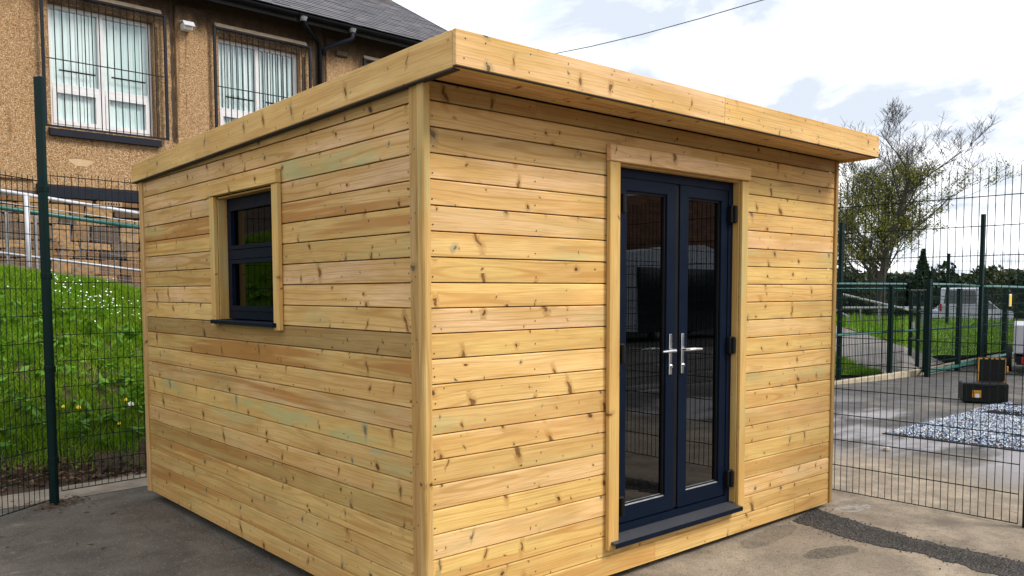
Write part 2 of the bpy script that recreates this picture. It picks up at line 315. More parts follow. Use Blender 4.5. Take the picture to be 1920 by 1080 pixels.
# ------------------------------------------------------------------ mesh helpers
class MB:
    def __init__(s): s.v = []; s.f = []
    def poly(s, pts, faces):
        o = len(s.v); s.v += [tuple(p) for p in pts]; s.f += [tuple(i+o for i in f) for f in faces]; return s
    def box(s, a, b, mx=None, bev=0.):
        x0, y0, z0 = a; x1, y1, z1 = b
        if bev:
            e = bev; pts = []
            for (X, sx) in ((x0, 1), (x1, -1)):
                for (Y, sy) in ((y0, 1), (y1, -1)):
                    for (Z, sz) in ((z0, 1), (z1, -1)):
                        pts += [(X, Y+sy*e, Z+sz*e), (X+sx*e, Y, Z+sz*e), (X+sx*e, Y+sy*e, Z)]
            def ix(i, j, k, c): return ((i*2+j)*2+k)*3+c
            F = []
            for c in range(3):
                for s_ in (0, 1):
                    q = []
                    for (u, w) in ((0, 0), (1, 0), (1, 1), (0, 1)):
                        t = [0, 0, 0]; t[c] = s_; t[(c+1) % 3] = u; t[(c+2) % 3] = w; q.append(ix(*t, c))
                    F.append(q if s_ else q[::-1])
            for c in range(3):       # edge strips parallel to axis c
                a1, a2 = (c+1) % 3, (c+2) % 3
                for u in (0, 1):
                    for w in (0, 1):
                        t0 = [0]*3; t0[a1] = u; t0[a2] = w; t1 = list(t0); t1[c] = 1
                        q = [ix(*t0, a1), ix(*t0, a2), ix(*t1, a2), ix(*t1, a1)]; F.append(q if u != w else q[::-1])
            for i in (0, 1):
                for j in (0, 1):
                    for kk in (0, 1):
                        q = [ix(i, j, kk, 0), ix(i, j, kk, 1), ix(i, j, kk, 2)]; F.append(q if (i+j+kk) % 2 else q[::-1])
        else:
            pts = [(x0, y0, z0), (x1, y0, z0), (x1, y1, z0), (x0, y1, z0), (x0, y0, z1), (x1, y0, z1), (x1, y1, z1), (x0, y1, z1)]
            F = [(0, 3, 2, 1), (4, 5, 6, 7), (0, 1, 5, 4), (1, 2, 6, 5), (2, 3, 7, 6), (3, 0, 4, 7)]
        if mx is not None: pts = [tuple(mx @ Vector(p)) for p in pts]
        return s.poly(pts, F)
    def tube(s, pts, rad, n=6, cap=True):
        pts = [Vector(p) for p in pts]; m = len(pts); rad = rad if isinstance(rad, (list, tuple)) else [rad]*m
        o = len(s.v); prev = None
        for i, p in enumerate(pts):
            t = (pts[min(i+1, m-1)]-pts[max(i-1, 0)]).normalized()
            if prev is None: a = t.orthogonal().normalized()
            else: a = (prev-t*prev.dot(t)); a = a.normalized() if a.length > 1e-6 else t.orthogonal().normalized()
            prev = a; b = t.cross(a)
            for j in range(n):
                an = 2*math.pi*(j+.5)/n; s.v.append(tuple(p+(a*math.cos(an)+b*math.sin(an))*rad[i]))
        for i in range(m-1):
            for j in range(n):
                j2 = (j+1) % n; s.f.append((o+i*n+j, o+i*n+j2, o+(i+1)*n+j2, o+(i+1)*n+j))
        if cap: s.f.append(tuple(o+j for j in range(n))[::-1]); s.f.append(tuple(o+(m-1)*n+j for j in range(n)))
        return s
    def prism(s, poly, y0, y1, axes='xz'):     # polygon in (x,z) extruded along y, or (y,z) along x
        n = len(poly)
        if axes == 'xz': pts = [(a, y0, b) for a, b in poly]+[(a, y1, b) for a, b in poly]
        elif axes == 'yz': pts = [(y0, a, b) for a, b in poly]+[(y1, a, b) for a, b in poly]
        else: pts = [(a, b, y0) for a, b in poly]+[(a, b, y1) for a, b in poly]
        F = [tuple(range(n)), tuple(range(2*n-1, n-1, -1))]+[(i, i+n, (i+1) % n+n, (i+1) % n) for i in range(n)]
        return s.poly(pts, F)
    def mesh(s, name, m, smooth=False, fix=True):
        me = bpy.data.meshes.new(name); me.from_pydata(s.v, [], s.f); me.materials.append(m)
        if fix and len(s.f) < 60000:
            import bmesh
            bm = bmesh.new(); bm.from_mesh(me); bmesh.ops.recalc_face_normals(bm, faces=bm.faces); bm.to_mesh(me); bm.free()
        if smooth: me.polygons.foreach_set('use_smooth', [True]*len(me.polygons))
        me.update(); return me
def link(name, me, parent=None, mx=None, color=None):
    o = bpy.data.objects.new(name, me); COL.objects.link(o)
    if parent is not None: o.parent = parent
    if mx is not None: o.matrix_local = mx
    if color is not None: o.color = color
    return o
def obj(name, mb, m, parent=None, mx=None, color=None, smooth=False):
    return link(name, mb.mesh(name, m, smooth), parent, mx, color if color else (1, 0, 0, 1))
def tag(o, label, cat, group=None):
    o['label'] = label; o['category'] = cat
    if group: o['group'] = group
    return o
def kind(o, k): o['kind'] = k; return o
def thing(name, label, cat, loc=(0, 0, 0), rz=0., group=None):
    o = bpy.data.objects.new(name, None); COL.objects.link(o); o.location = loc; o.rotation_euler = (0, 0, rz); return tag(o, label, cat, group)
def T(x, y, z, rz=0.): return Matrix.Translation((x, y, z)) @ Matrix.Rotation(rz, 4, 'Z')
def axes(origin, ex, ey, ez):
    m = Matrix((ex, ey, ez)).transposed().to_4x4(); m.translation = Vector(origin); return m

# ------------------------------------------------------------------ ground
def gz(x, y):
    return -.062+.009*min(max(x, -2), 4.2)
mb = MB(); xs = [-300, -60, -15]+[-8+i*.5 for i in range(45)]+[20, 40, 80, 160, 500]; ys = [-300, -60, -20]+[-8+i*.5 for i in range(33)]+[12, 20, 40, 80, 160, 500]
pts = [(x, y, gz(x, y)-(.9 if x > 26 else 0)*min(1, (x-26)/14 if x > 26 else 0)*.35) for y in ys for x in xs]; nx = len(xs)
mb.poly(pts, [(j*nx+i, j*nx+i+1, (j+1)*nx+i+1, (j+1)*nx+i) for j in range(len(ys)-1) for i in range(nx-1)])
kind(obj('ground', mb, GROUND), 'structure')

# ------------------------------------------------------------------ garden room
P = .114
def Z(k): return (22-k)*P
shed = thing('garden_room', 'new timber clad garden room with flat overhanging roof and navy double doors', 'garden room')
bcache = {}
def board_me(L, H, Tk=.018):
    key = (round(L, 3), round(H, 3), Tk)
    if key not in bcache:
        prof = [(.0018, 0), (0, .0018), (0, H-.0105), (.0065, H-.0046), (Tk, H-.0046), (Tk, 0)]
        bcache[key] = MB().prism(prof, 0, L, 'yz').mesh('cladding_board', WOOD)
    return bcache[key]
FRONT_TONE = {1: (.80, .25, .5), 2: (1.0, .15, .4), 3: (.97, .1, .25), 4: (1.02, .1, .2), 5: (1.04, .1, .2), 6: (1.02, .05, .3), 7: (1.02, .55, .2), 8: (1.04, .15, .3), 9: (1.06, .05, .5), 10: (1.0, .45, .1), 11: (1.0, .1, .2), 12: (1.03, .1, .45), 13: (1.04, .1, .05), 14: (.97, .5, .5), 15: (1.03, .1, .4), 16: (1.0, .35, .4), 17: (1.03, .05, .2), 18: (1.04, .05, .55), 19: (1.0, .2, .4), 20: (1.04, .25, .4), 21: (1.02, .15, .3), 22: (1.04, .15, .45)}  # top row toned darker to carry the shade under the eaves
LEFT_TONE = {1: (.85, .1, .4), 2: (1.0, .2, .15), 3: (.98, .95, .1), 4: (.95, .25, .1), 5: (.97, .3, 1.0), 6: (.99, .1, 1.0), 7: (.93, .2, .1), 8: (.95, .25, .1), 9: (1.05, .2, .15), 10: (1.04, .45, .2), 11: (.74, .05, .35), 12: (.95, .15, 1.), 13: (.98, .15, .4), 14: (.93, .35, 1.), 15: (1.0, 1.0, .15), 16: (.95, .45, .4), 17: (.98, .2, .25), 18: (.86, .1, .9), 19: (1.0, .25, .8), 20: (.97, .15, .25), 21: (.93, .1, 1.0), 22: (.98, .2, .3)}
def jit(c): return ((1+(c[0]-1)*1.7)*random.uniform(.93, 1.05), min(1, max(0, c[1]+random.uniform(-.12, .12))), min(1, max(0, c[2]+random.uniform(-.15, .15))), 1)
def fboard(r, x0, x1, z0=None, z1=None):
    a = Z(r) if z0 is None else z0; b = Z(r-1) if z1 is None else z1
    link('cladding_board', board_me(x1-x0-.0016, b-a), shed, T(x0+.0008, random.uniform(-.0008, .0008), a), jit(FRONT_TONE[r]))
def lboard(r, y0, y1):    # wall facing -X; local x runs along -Y
    link('cladding_board', board_me(y1-y0-.0016, P), shed, T(random.uniform(-.0008, .0008), y1-.0008, Z(r), -math.pi/2), jit(LEFT_TONE[r]))
FX0, FX1 = .022, 3.575
fboard(1, FX0, .665, Z(1), 2.481); fboard(1, .665, FX1, Z(1), 2.481)
fboard(2, FX0, 1.9); fboard(2, 1.9, 3.0); fboard(2, 3.0, FX1)
fboard(3, FX0, 1.25); fboard(3, 1.25, 2.40, 2.237, Z(2)); fboard(3, 2.40, FX1)
for r in range(4, 21): fboard(r, FX0, 1.25); fboard(r, 2.40, FX1)
fboard(21, FX0, .468); fboard(21, .468, 1.25); fboard(21, 1.25, 2.40, Z(21), .176); fboard(21, 2.40, FX1)
fboard(22, FX0, 1.6); fboard(22, 1.6, 3.118); fboard(22, 3.118, FX1)
LY0, LY1 = .09, 3.70
mb = MB()     # tapered top board on the left wall, under the falling roof
L = LY1-LY0-.002
mb.poly([(0, 0, 0), (L, 0, 0), (L, 0, .074), (0, 0, .012), (0, .018, 0), (L, .018, 0), (L, .018, .074), (0, .018, .012)], [(0, 1, 2, 3), (5, 4, 7, 6), (0, 4, 5, 1), (1, 5, 6, 2), (2, 6, 7, 3), (3, 7, 4, 0)])
obj('cladding_board', mb, WOOD, shed, T(0, LY1-.001, Z(1), -math.pi/2), jit(LEFT_TONE[1]))
for r in range(2, 23):
    if 4 <= r <= 10: lboard(r, LY0, 1.44); lboard(r, 2.28, LY1)
    else: lboard(r, LY0, LY1)
# right and back walls, plain boards too
for r in range(2, 23):
    link('cladding_board', board_me(3.66, P), shed, T(3.60, .03, Z(r), math.pi/2), jit(FRONT_TONE[r]))
    link('cladding_board', board_me(3.52, P), shed, T(3.56, 3.74, Z(r), math.pi), jit(LEFT_TONE[r]))
# wall cores behind the boards
mb = MB()
mb.box((.06, .02, .0), (1.25, .10, 2.45)); mb.box((2.40, .02, 0), (3.54, .10, 2.45)); mb.box((1.25, .02, 2.237), (2.40, .10, 2.45)); mb.box((1.25, .02, 0), (2.40, .10, .17))
mb.box((.02, .02, 0), (.10, 1.44, 2.38)); mb.box((.02, 2.28, 0), (.10, 3.70, 2.38)); mb.box((.02, 1.44, 0), (.10, 2.28, 1.368)); mb.box((.02, 1.44, 2.166), (.10, 2.28, 2.38))
mb.box((3.50, .10, 0), (3.58, 3.70, 2.38)); mb.box((.10, 3.64, 0), (3.50, 3.72, 2.38)); mb.box((.1, .1, .02), (3.5, 3.64, .06))
obj('inner_lining', mb, LINING, shed)
# trims: boards with local x along their length, face on -y
def trim(name, L, H, Tk, mx, col=(1, .15, .2, 1), bev=.003, m=None):
    return obj(name, MB().box((0, 0, 0), (L, Tk, H), bev=bev), m or TRIMW, shed, mx, col)
ZV = Vector((0, 0, 1)); XV = Vector((1, 0, 0)); YV = Vector((0, 1, 0))
def vert_front(x0, x1, y0, y1, z0, z1, name='corner_trim', col=(1, .15, .2, 1), bev=.003):      # vertical piece facing the front
    return trim(name, z1-z0, x1-x0, y1-y0, axes((x1, y0, z0), ZV, YV, -XV), col, bev)
def vert_left(y0, y1, x0, x1, z0, z1, name='corner_trim', col=(1, .15, .2, 1), bev=.003):
    return trim(name, z1-z0, y1-y0, x1-x0, axes((x0, y0, z0), ZV, XV, YV), col, bev)
vert_left(.030, .094, -.016, .008, .0, 2.464, col=(.80, .15, .45, 1))
vert_front(-.022, .0215, -.020, .0285, .0, 2.466, col=(.93, .5, .1, 1), bev=.006)
vert_left(3.700, 3.765, -.016, .02, .0, 2.40, col=(.95, .2, .2, 1))
vert_front(3.576, 3.612, -.014, .03, .0, 2.466, col=(.62, .2, .3, 1))
# fascias
def fascia(L, mx, H, col): return trim('fascia_board', L, H, .022, mx, col, .0025, WOOD)
RX0, RX1, RY0, RY1 = -.042, 3.642, -.285, 3.83
fascia(1.86, axes((RX0, RY0, 2.472), XV, YV, ZV), .146, (1.06, .15, .15, 1)); fascia(RX1-1.821, axes((1.8195, RY0, 2.4715), XV, YV, ZV), .145, (1.08, .1, .25, 1))
sl = Vector((0, -1, .0163)).normalized(); slz = Vector((0, .0163, 1)).normalized()
def side_pt(y, x): return (x, y, 2.466-(y-RY0)*.0163)
fascia(RY1-2.867, axes(side_pt(RY1, RX0+.0005), sl, XV, slz), .135, (.98, .25, .1, 1)); fascia(2.866-RY0-.0225, axes(side_pt(2.866, RX0), sl, XV, slz), .152, (1.03, .1, .3, 1))
fascia(RY1-RY0-.0225, axes(side_pt(RY0+.0225, RX1), -sl, -XV, slz), .152, (1, .2, .2, 1))
fascia(RX1-RX0-.05, axes((RX1-.025, RY1, 2.400), -XV, -YV, ZV), .135, (1, .2, .2, 1))
# soffit boards and roof deck
for i, (ya, yb) in enumerate(((-.262, -.168), (-.166, -.084), (-.082, -.002))):
    for xa, xb in (((RX0+.024, 1.9), (1.902, RX1-.024)), ((RX0+.024, 1.1), (1.102, RX1-.024)), ((RX0+.024, 2.5), (2.502, RX1-.024)))[i]:
        obj('soffit_board', MB().box((0, 0, 0), (xb-xa, .016, yb-ya), bev=.002), WOOD, shed, axes((xa, ya, 2.4815), XV, ZV, -YV) @ Matrix.Translation((0, 0, -(yb-ya))), (.92+.1*random.random(), .2, .4, 1))
mb = MB(); mb.poly([(RX0+.03, RY0+.024, 2.50), (RX1-.03, RY0+.024, 2.50), (RX1-.03, RY1-.03, 2.436), (RX0+.03, RY1-.03, 2.436), (RX0+.03, RY0+.024, 2.605), (RX1-.03, RY0+.024, 2.605), (RX1-.03, RY1-.03, 2.532), (RX0+.03, RY1-.03, 2.532)], [(0, 1, 2, 3), (4, 5, 6, 7), (0, 1, 5, 4), (1, 2, 6, 5), (2, 3, 7, 6), (3, 0, 4, 7)])
obj('roof_deck', mb, FELT, shed)
mb = MB()
mb.box((RX0-.002, RY0-.002, 2.4680), (RX1+.002, RY0+.019, 2.4705))
mb.poly([(RX0-.003, RY0+.02, 2.4625), (RX0+.036, RY0+.02, 2.4625), (RX0+.036, RY1, 2.3955), (RX0-.003, RY1, 2.3955), (RX0-.003, RY0+.02, 2.4570), (RX0+.036, RY0+.02, 2.4570), (RX0+.036, RY1, 2.390), (RX0-.003, RY1, 2.390)], [(0, 1, 2, 3), (4, 5, 6, 7), (0, 1, 5, 4), (1, 2, 6, 5), (2, 3, 7, 6), (3, 0, 4, 7)])
obj('drip_edge', mb, SOFFITB, shed)
# floor bearers under the building, coloured dark to deepen the shade there
for x in (.25, 1.2, 2.2, 3.2): obj('floor_bearer', MB().box((x, .14, -.07), (x+.09, 3.6, -.002)), DARKT, shed)
obj('floor_bearer', MB().box((.16, .10, -.07), (3.5, .135, -.002)), DARKT, shed)
# nail heads
nb = MB(); nl = MB()
def dot(mbx, p, ax):
    pts = []
    for j in range(5):
        a = j*1.2566; u, v = .0042*math.cos(a), .0042*math.sin(a)
        pts.append((p[0]+u, p[1], p[2]+v) if ax == 'y' else (p[0], p[1]+u, p[2]+v))
    mbx.poly(pts, [tuple(range(5))])
for r in range(2, 23):
    z = Z(r)+.030
    for x in (.045, .66, 2.48, 3.02, 3.545):
        if r == 21 and 1.2 < x < 2.4: continue
        dot(nb, (x+random.uniform(-.006, .006), -.0022, z+random.uniform(-.008, .012)), 'y')
    for y in (.12, .72, 2.42, 3.05, 3.67): dot(nl, (-.0022, y+random.uniform(-.006, .006), z+random.uniform(-.008, .012)), 'x')
for z in [0.2+.28*i for i in range(8)]: dot(nl, (-.0172, .05, z+.02), 'x'); dot(nl, (-.0172, .08, z), 'x')
for x in (.0, .12, .36, .60, .9, 1.2, 1.5, 1.79, 1.85, 2.2, 2.5, 2.8, 3.1, 3.4, 3.62):
    dot(nb, (x, RY0-.0008, 2.50+random.random()*.01), 'y'); dot(nb, (x+random.uniform(-.01, .01), RY0-.0008, 2.585), 'y')
NAILM = plain('rusty_nail', (.05, .032, .02), .6, var=.2)
kind(obj('nail_heads', nb, NAILM, shed), 'stuff'); kind(obj('nail_heads', nl, NAILM, shed), 'stuff')

# ---- frames
def ring(mb, x0, x1, z0, z1, wl, wr, wb, wt, y0, y1, bead=0.):
    o = [(x0, z0), (x1, z0), (x1, z1), (x0, z1)]; i = [(x0+wl, z0+wb), (x1-wr, z0+wb), (x1-wr, z1-wt), (x0+wl, z1-wt)]; e = .0006
    sh = [(0, e), (-e, 0), (0, -e), (e, 0)]
    for k in range(4):
        a, b = k, (k+1) % 4; t = sh[k]
        cx = [(1, 0), (0, 1), (-1, 0), (0, -1)][k]
        q = [(o[a][0]+cx[0]*e, o[a][1]+cx[1]*e), (o[b][0]-cx[0]*e, o[b][1]-cx[1]*e), (i[b][0]-cx[0]*e, i[b][1]-cx[1]*e), (i[a][0]+cx[0]*e, i[a][1]+cx[1]*e)]
        mb.prism(q, y0, y1)
    return mb
# door set (facing front)
DX0, DX1, DZ0, DZ1 = 1.25, 2.40, .200, 2.237
df = ring(MB(), DX0+.012, DX1-.012, DZ0, DZ1-.012, .045, .045, .048, .05, .040, .11)
door_frame = obj('door_frame', df, NAVY, shed)
def door(x0, x1, gx0, gx1, hinge_x, hand, name='door'):
    z0, z1, gz0, gz1 = .256, 2.182, .345, 2.108
    d_ = obj(name, ring(MB(), x0, x1, z0, z1, gx0-x0, x1-gx1, gz0-z0, z1-gz1, .046, .100), NAVY, shed)
    b = ring(MB(), gx0-.001, gx1+.001, gz0-.001, gz1+.001, .014, .014, .014, .014, .058, .085)
    obj('glazing_bead', b, BLACKPL, d_)
    sb = MB().poly([(gx0+.001, .050, gz0+.001), (gx1-.001, .050, gz0+.001), (gx1-.001, .074, gz0+.017), (gx0+.001, .074, gz0+.017), (gx0+.001, .074, gz0+.001), (gx1-.001, .074, gz0+.001)], [(0, 1, 2, 3), (3, 2, 5, 4), (0, 4, 5, 1), (0, 3, 4), (1, 5, 2)])
    obj('sill_bead', sb, GALV, d_)
    obj('glass_pane', MB().box((gx0+.010, .070, gz0+.010), (gx1-.010, .076, gz1-.010)), GLASSD, d_)
    hx = x1-.048 if hand < 0 else x0+.026
    h = MB().box((hx-.013, .034, 1.062), (hx+.013, .0455, 1.302), bev=.004)
    pts = [(hx, .044, 1.207), (hx, .008, 1.207), (hx+hand*.012, -.006, 1.207), (hx+hand*.05, -.011, 1.208), (hx+hand*.128, -.006, 1.205)]
    h.tube(pts, [.0095, .0095, .0105, .010, .0075], 8); h.tube([(hx, .036, 1.112), (hx, .024, 1.112)], .0085, 10)
    obj('door_handle', h, CHROME, d_)
    for z in (.36, 1.21, 2.03):
        s = -1 if hand < 0 else 1
        hb = MB().box((hinge_x-.028, .012, z-.055), (hinge_x+.028, .0455, z+.055), bev=.006); hb.tube([(hinge_x, .006, z-.05), (hinge_x, .006, z+.05)], .013, 10)
        obj('hinge', hb, BLACKPL, d_)
    return d_
door(1.312, 1.822, 1.388, 1.742, 1.318, -1); door(1.862, 2.358, 1.942, 2.275, 2.366, 1)
obj('meeting_stile', MB().box((1.824, .052, .256), (1.860, .095, 2.182), bev=.004), BLACKPL, shed)
obj('door_sill', MB().poly([(1.190, -.062, .180), (2.385, -.062, .180), (2.385, .039, .180), (1.190, .039, .180), (1.190, -.062, .192), (2.385, -.062, .192), (2.385, .039, .206), (1.190, .039, .206)], [(3, 2, 1, 0), (4, 5, 6, 7), (0, 1, 5, 4), (1, 2, 6, 5), (2, 3, 7, 6), (3, 0, 4, 7)]), SILLM, shed)
obj('sill_nosing', MB().box((1.190, -.0655, .166), (2.385, -.0625, .1925)), NAVY, shed)
# door trims and reveal liners
vert_front(1.170, 1.252, -.030, -.0025, .150, 2.2365, 'door_trim', (1.0, .45, .25, 1)); vert_front(2.398, 2.466, -.022, -.0025, .168, 2.2365, 'door_trim', (1.0, .55, .2, 1))
trim('door_head_trim', 1.300, .088, .034, axes((1.168, -.0365, 2.2385), XV, YV, ZV), (1.03, .05, .3, 1), .003, WOOD)
vert_left(-.002, .118, 2.388, 2.3975, .207, 2.236, 'door_reveal', (.95, .3, .3, 1), .001); vert_left(-.002, .118, 1.2525, 1.262, .207, 2.236, 'door_reveal', (.9, .3, .3, 1), .001)
trim('door_reveal', 1.124, .118, .010, axes((1.263, .116, 2.236), XV, -ZV, -YV), (.9, .2, .2, 1), .001)
# window in the left wall; local frame: x along -Y, y inward (+X), z up
win = Matrix.Translation((0, 2.28, 0)) @ Matrix.Rotation(-math.pi/2, 4, 'Z')     # local x 0..0.84 from far jamb to near jamb
wobj = obj('window', ring(MB(), .012, .828, 1.384, 2.146, .046, .046, .05, .05, .055, .115), NAVY, shed, win)
obj('transom', MB().box((.059, .050, 1.758), (.781, .110, 1.822), bev=.004), NAVY, wobj)
obj('opening_sash', ring(MB(), .060, .780, 1.436, 1.757, .028, .028, .030, .024, .047, .105), NAVY, wobj)
obj('opening_sash', ring(MB(), .060, .780, 1.823, 2.094, .028, .028, .024, .028, .047, .105), NAVY, wobj)
obj('glass_pane', MB().box((.085, .072, 1.462), (.755, .078, 1.735)), GLASSN, wobj); obj('glass_pane', MB().box((.085, .072, 1.845), (.755, .078, 2.068)), GLASSN, wobj)
obj('window_sill', MB().box((-.03, -.055, 1.352), (.868, .054, 1.3775), bev=.003), NAVY, shed, win)
vert_left(2.279, 2.350, -.030, -.0025, 1.335, 2.160, 'window_trim', (1.05, .4, .1, 1)); vert_left(1.374, 1.446, -.030, -.0025, 1.335, 2.160, 'window_trim', (1.08, .4, .15, 1))
trim('window_head_trim', .985, .078, .036, axes((-.0385, 2.358, 2.1625), -YV, XV, ZV), (1.0, .25, .3, 1), .003, WOOD)
vert_front(2.2685, 2.2785, .0, .0, 1.4, 2.1) if False else None
for yy in (2.2685, 1.4415): obj('window_reveal', MB().box((0, 0, 0), (.778, .0095, .118), bev=.001), TRIMW, shed, axes((-.002, yy, 1.379), ZV, YV, XV*-1) @ Matrix.Translation((0, 0, -.118)), (.95, .45, .2, 1))
obj('window_reveal', MB().box((0, 0, 0), (.815, .0095, .118), bev=.001), TRIMW, shed, axes((-.002, 1.4525, 2.147), YV, ZV, XV), (.9, .2, .2, 1))

# ------------------------------------------------------------------ school building behind
BR = R_(1.6)
school = thing('school_building', 'old pebble dashed school building with slate roof and barred white windows', 'building', (0, 11, 0), BR)
XL, XR = -9.0, 9.45; ZB, ZT = 3.05, 6.50
wins = [(-1.54, -.02), (1.06, 2.59), (3.66, 5.19), (6.60, 8.05)]; WZ0, WZ1 = 4.03, 5.86
mb = MB(); xs_ = [XL]+[v for w_ in wins for v in w_]+[XR]
for i in range(0, len(xs_), 2): mb.box((xs_[i], 0, ZB), (xs_[i+1], .30, ZT))
for a, b in wins: mb.box((a, 0, ZB), (b, .30, WZ0)); mb.box((a, 0, WZ1), (b, .30, ZT))
mb.box((XL, .3, -.2), (XL+.3, 7.1, ZT)); mb.box((XR-.3, .3, -.2), (XR, 7.1, ZT)); mb.box((XL, 6.8, -.2), (XR, 7.1, ZT))
mb.prism([(.0, ZT), (7.1, ZT), (3.55, 8.55)], XR-.3, XR, 'yz'); mb.prism([(.0, ZT), (7.1, ZT), (3.55, 8.55)], XL, XL+.3, 'yz')
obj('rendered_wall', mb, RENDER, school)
# shallow raised panels of render between the openings
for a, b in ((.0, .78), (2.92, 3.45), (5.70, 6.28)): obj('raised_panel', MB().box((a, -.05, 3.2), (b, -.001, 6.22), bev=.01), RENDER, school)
# soot streaks with irregular outline beside the windows and pipe
def streak(x0, x1, z0, z1, seed, lo=.35):
    rr = random.Random(seed); m_ = MB(); n = 22; pts = []
    for i in range(n+1):
        z = z0+(z1-z0)*i/n; c = (x0+x1)/2; w = (x1-x0)/2*(lo+rr.random()*(1-lo)); pts.append((c-w, -.006, z)); pts.append((c+w, -.006, z))
    m_.poly(pts, [(2*i, 2*i+1, 2*i+3, 2*i+2) for i in range(n)]); obj('soot_streak', m_, STREAK, school)
streak(2.84, 2.915, 4.0, 6.45, 1); streak(5.42, 5.68, 3.6, 6.5, 2, .75); streak(2.60, 2.655, 4.05, 5.8, 3); streak(5.215, 5.29, 4.0, 5.8, 4, .6)
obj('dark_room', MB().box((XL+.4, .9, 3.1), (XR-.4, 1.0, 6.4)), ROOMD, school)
slat_me = MB().box((-.060, -.001, 0), (.060, .001, 1.0)).mesh('blind_slat', BLIND)
rod_cache = {}
def rod(L, r=.008):
    k_ = (round(L, 3), r)
    if k_ not in rod_cache: rod_cache[k_] = MB().tube([(0, 0, 0), (0, 0, L)], r, 5).mesh('bar', BLACKP)
    return rod_cache[k_]
HX = Matrix.Rotation(math.pi/2, 4, 'Y')
for wi, (a, b) in enumerate(wins):
    y0, y1 = .13, .19; w_ = b-a
    wd = obj('window', ring(MB(), a+.006, b-.006, WZ0+.01, WZ1-.006, .05, .05, .055, .05, y0, y1), UPVC, school)
    mc = (a+b)/2
    obj('mullion', MB().box((mc-.042, y0+.002, WZ0+.066), (mc+.042, y1-.002, WZ1-.057), bev=.006), UPVC, wd)
    for s, (xa, xb) in enumerate(((a+.057, mc-.043), (mc+.043, b-.057))):
        obj('transom', MB().box((xa, y0+.003, 4.615), (xb, y1-.003, 4.705), bev=.006), UPVC, wd)
        obj('opening_sash', ring(MB(), xa+.001, xb-.001, WZ0+.067, 4.613, .055, .055, .06, .05, y0-.012, y1-.006), UPVC, wd)
        obj('glass_pane', MB().box((xa+.05, .160, WZ0+.12), (xb-.05, .166, 4.57)), GLASSW, wd)
        obj('glass_pane', MB().box((xa+.002, .160, 4.707), (xb-.002, .166, WZ1-.058)), GLASSW, wd)
        obj('blind_cord', MB().tube([(xa+.1, .12, 4.90+.01*s), (xb-.05, .12, 4.90+.01*s)], .012, 4), BLACKP, wd)
        n = 7
        for i in range(n):
            xx = xa+.045+(xb-xa-.09)*i/(n-1)
            mx_ = Matrix.Translation((xx, .205, 4.10)) @ Matrix.Rotation(R_(random.uniform(3, 14) if wi != 2 else random.uniform(22, 36)), 4, 'Z') @ Matrix.Diagonal((1, 1, 1.70, 1))
            link('blind_slat', slat_me, wd, mx_)
    obj('blind_rail', MB().box((a+.06, .26, 5.79), (b-.06, .31, 5.85)), BLACKP, wd)
    obj('window_sill', MB().prism([(-.09, 3.885), (-.09, 3.985), (.12, 4.028), (.12, 3.885)], a-.045, b+.045, 'yz'), BLUEBLK, wd)
    obj('lintel', MB().prism([(-.045, 6.02), (.0, 6.075), (.0, 6.0), (-.045, 5.985)], a-.06, b+.12, 'yz'), STONEL, wd)
    gr = obj('security_grille', MB().box((a-.125, -.115, 4.0), (a-.085, -.075, 5.99)).box((b+.125, -.115, 4.0), (b+.165, -.075, 5.99)).box((a-.085, -.11, 5.955), (b+.125, -.08, 5.985)).box((a-.085, -.11, 4.005), (b+.125, -.08, 4.03)), BLUEBLK, school)
    nb_ = 15
    for i in range(nb_): link('bar', rod(1.93), gr, Matrix.Translation((a+.06+(w_-.08)*i/(nb_-1), -.095, 4.028)))
    link('bar', rod(w_+.21, .009), gr, Matrix.Translation((a-.085, -.105, 5.0)) @ HX)
    for zz_ in (5.90,): link('bar', rod(w_+.21, .005), gr, Matrix.Translation((a-.085, -.104, zz_)) @ HX)
# plinth band and rubble stone base
obj('plinth_band', MB().prism([(-.09, 2.97), (-.09, 3.12), (-.0, 3.165), (-.0, 2.97)], .82, 5.4, 'yz'), BLUEBLK, school)
base = obj('stone_plinth', MB().box((XL, -.02, 1.2), (XR, .3, 3.049)), MORTAR, school)
stm = []
for k_ in range(7):
    m_ = MB().box((-.5, -.5, -.5), (.5, .5, .5), bev=.07); m_.v = [tuple(c+random.uniform(-.07, .07) for c in v) for v in m_.v]; stm.append(m_.mesh('stone', STONE))
z = 1.30
while z < 2.93:
    h = random.choice((.13, .17, .21, .25)); h = min(h, 2.96-z); x = -2.6+random.random()*.2
    while x < 3.4:
        w_ = random.uniform(.16, .46)
        link('stone', random.choice(stm), base, Matrix.Translation((x+w_/2, -.03+random.uniform(-.012, .012), z+h/2)) @ Matrix.Rotation(random.uniform(-.03, .03), 4, 'Y') @ Matrix.Diagonal((w_-.016, .10, h-.016, 1)))
        x += w_
    z += h
vt = obj('air_brick', MB().box((1.72, -.088, 2.88), (2.0, -.07, 2.955)), plain('terracotta_vent', (.35, .22, .12), .9), school)
for i in range(6): obj('vent_slot', MB().box((1.745+i*.04, -.0905, 2.90), (1.765+i*.04, -.0885, 2.935)), SOFFITB, vt)
obj('render_patch', MB().poly([(1.45+.16*math.cos(t_)*(1+.3*math.sin(3*t_)), -.004, 3.52+.07*math.sin(t_)*(1+.3*math.cos(2*t_))) for t_ in [i*.45 for i in range(14)]], [tuple(range(14))]), plain('grey_filler', (.50, .35, .20), .95, bump=.4), school)
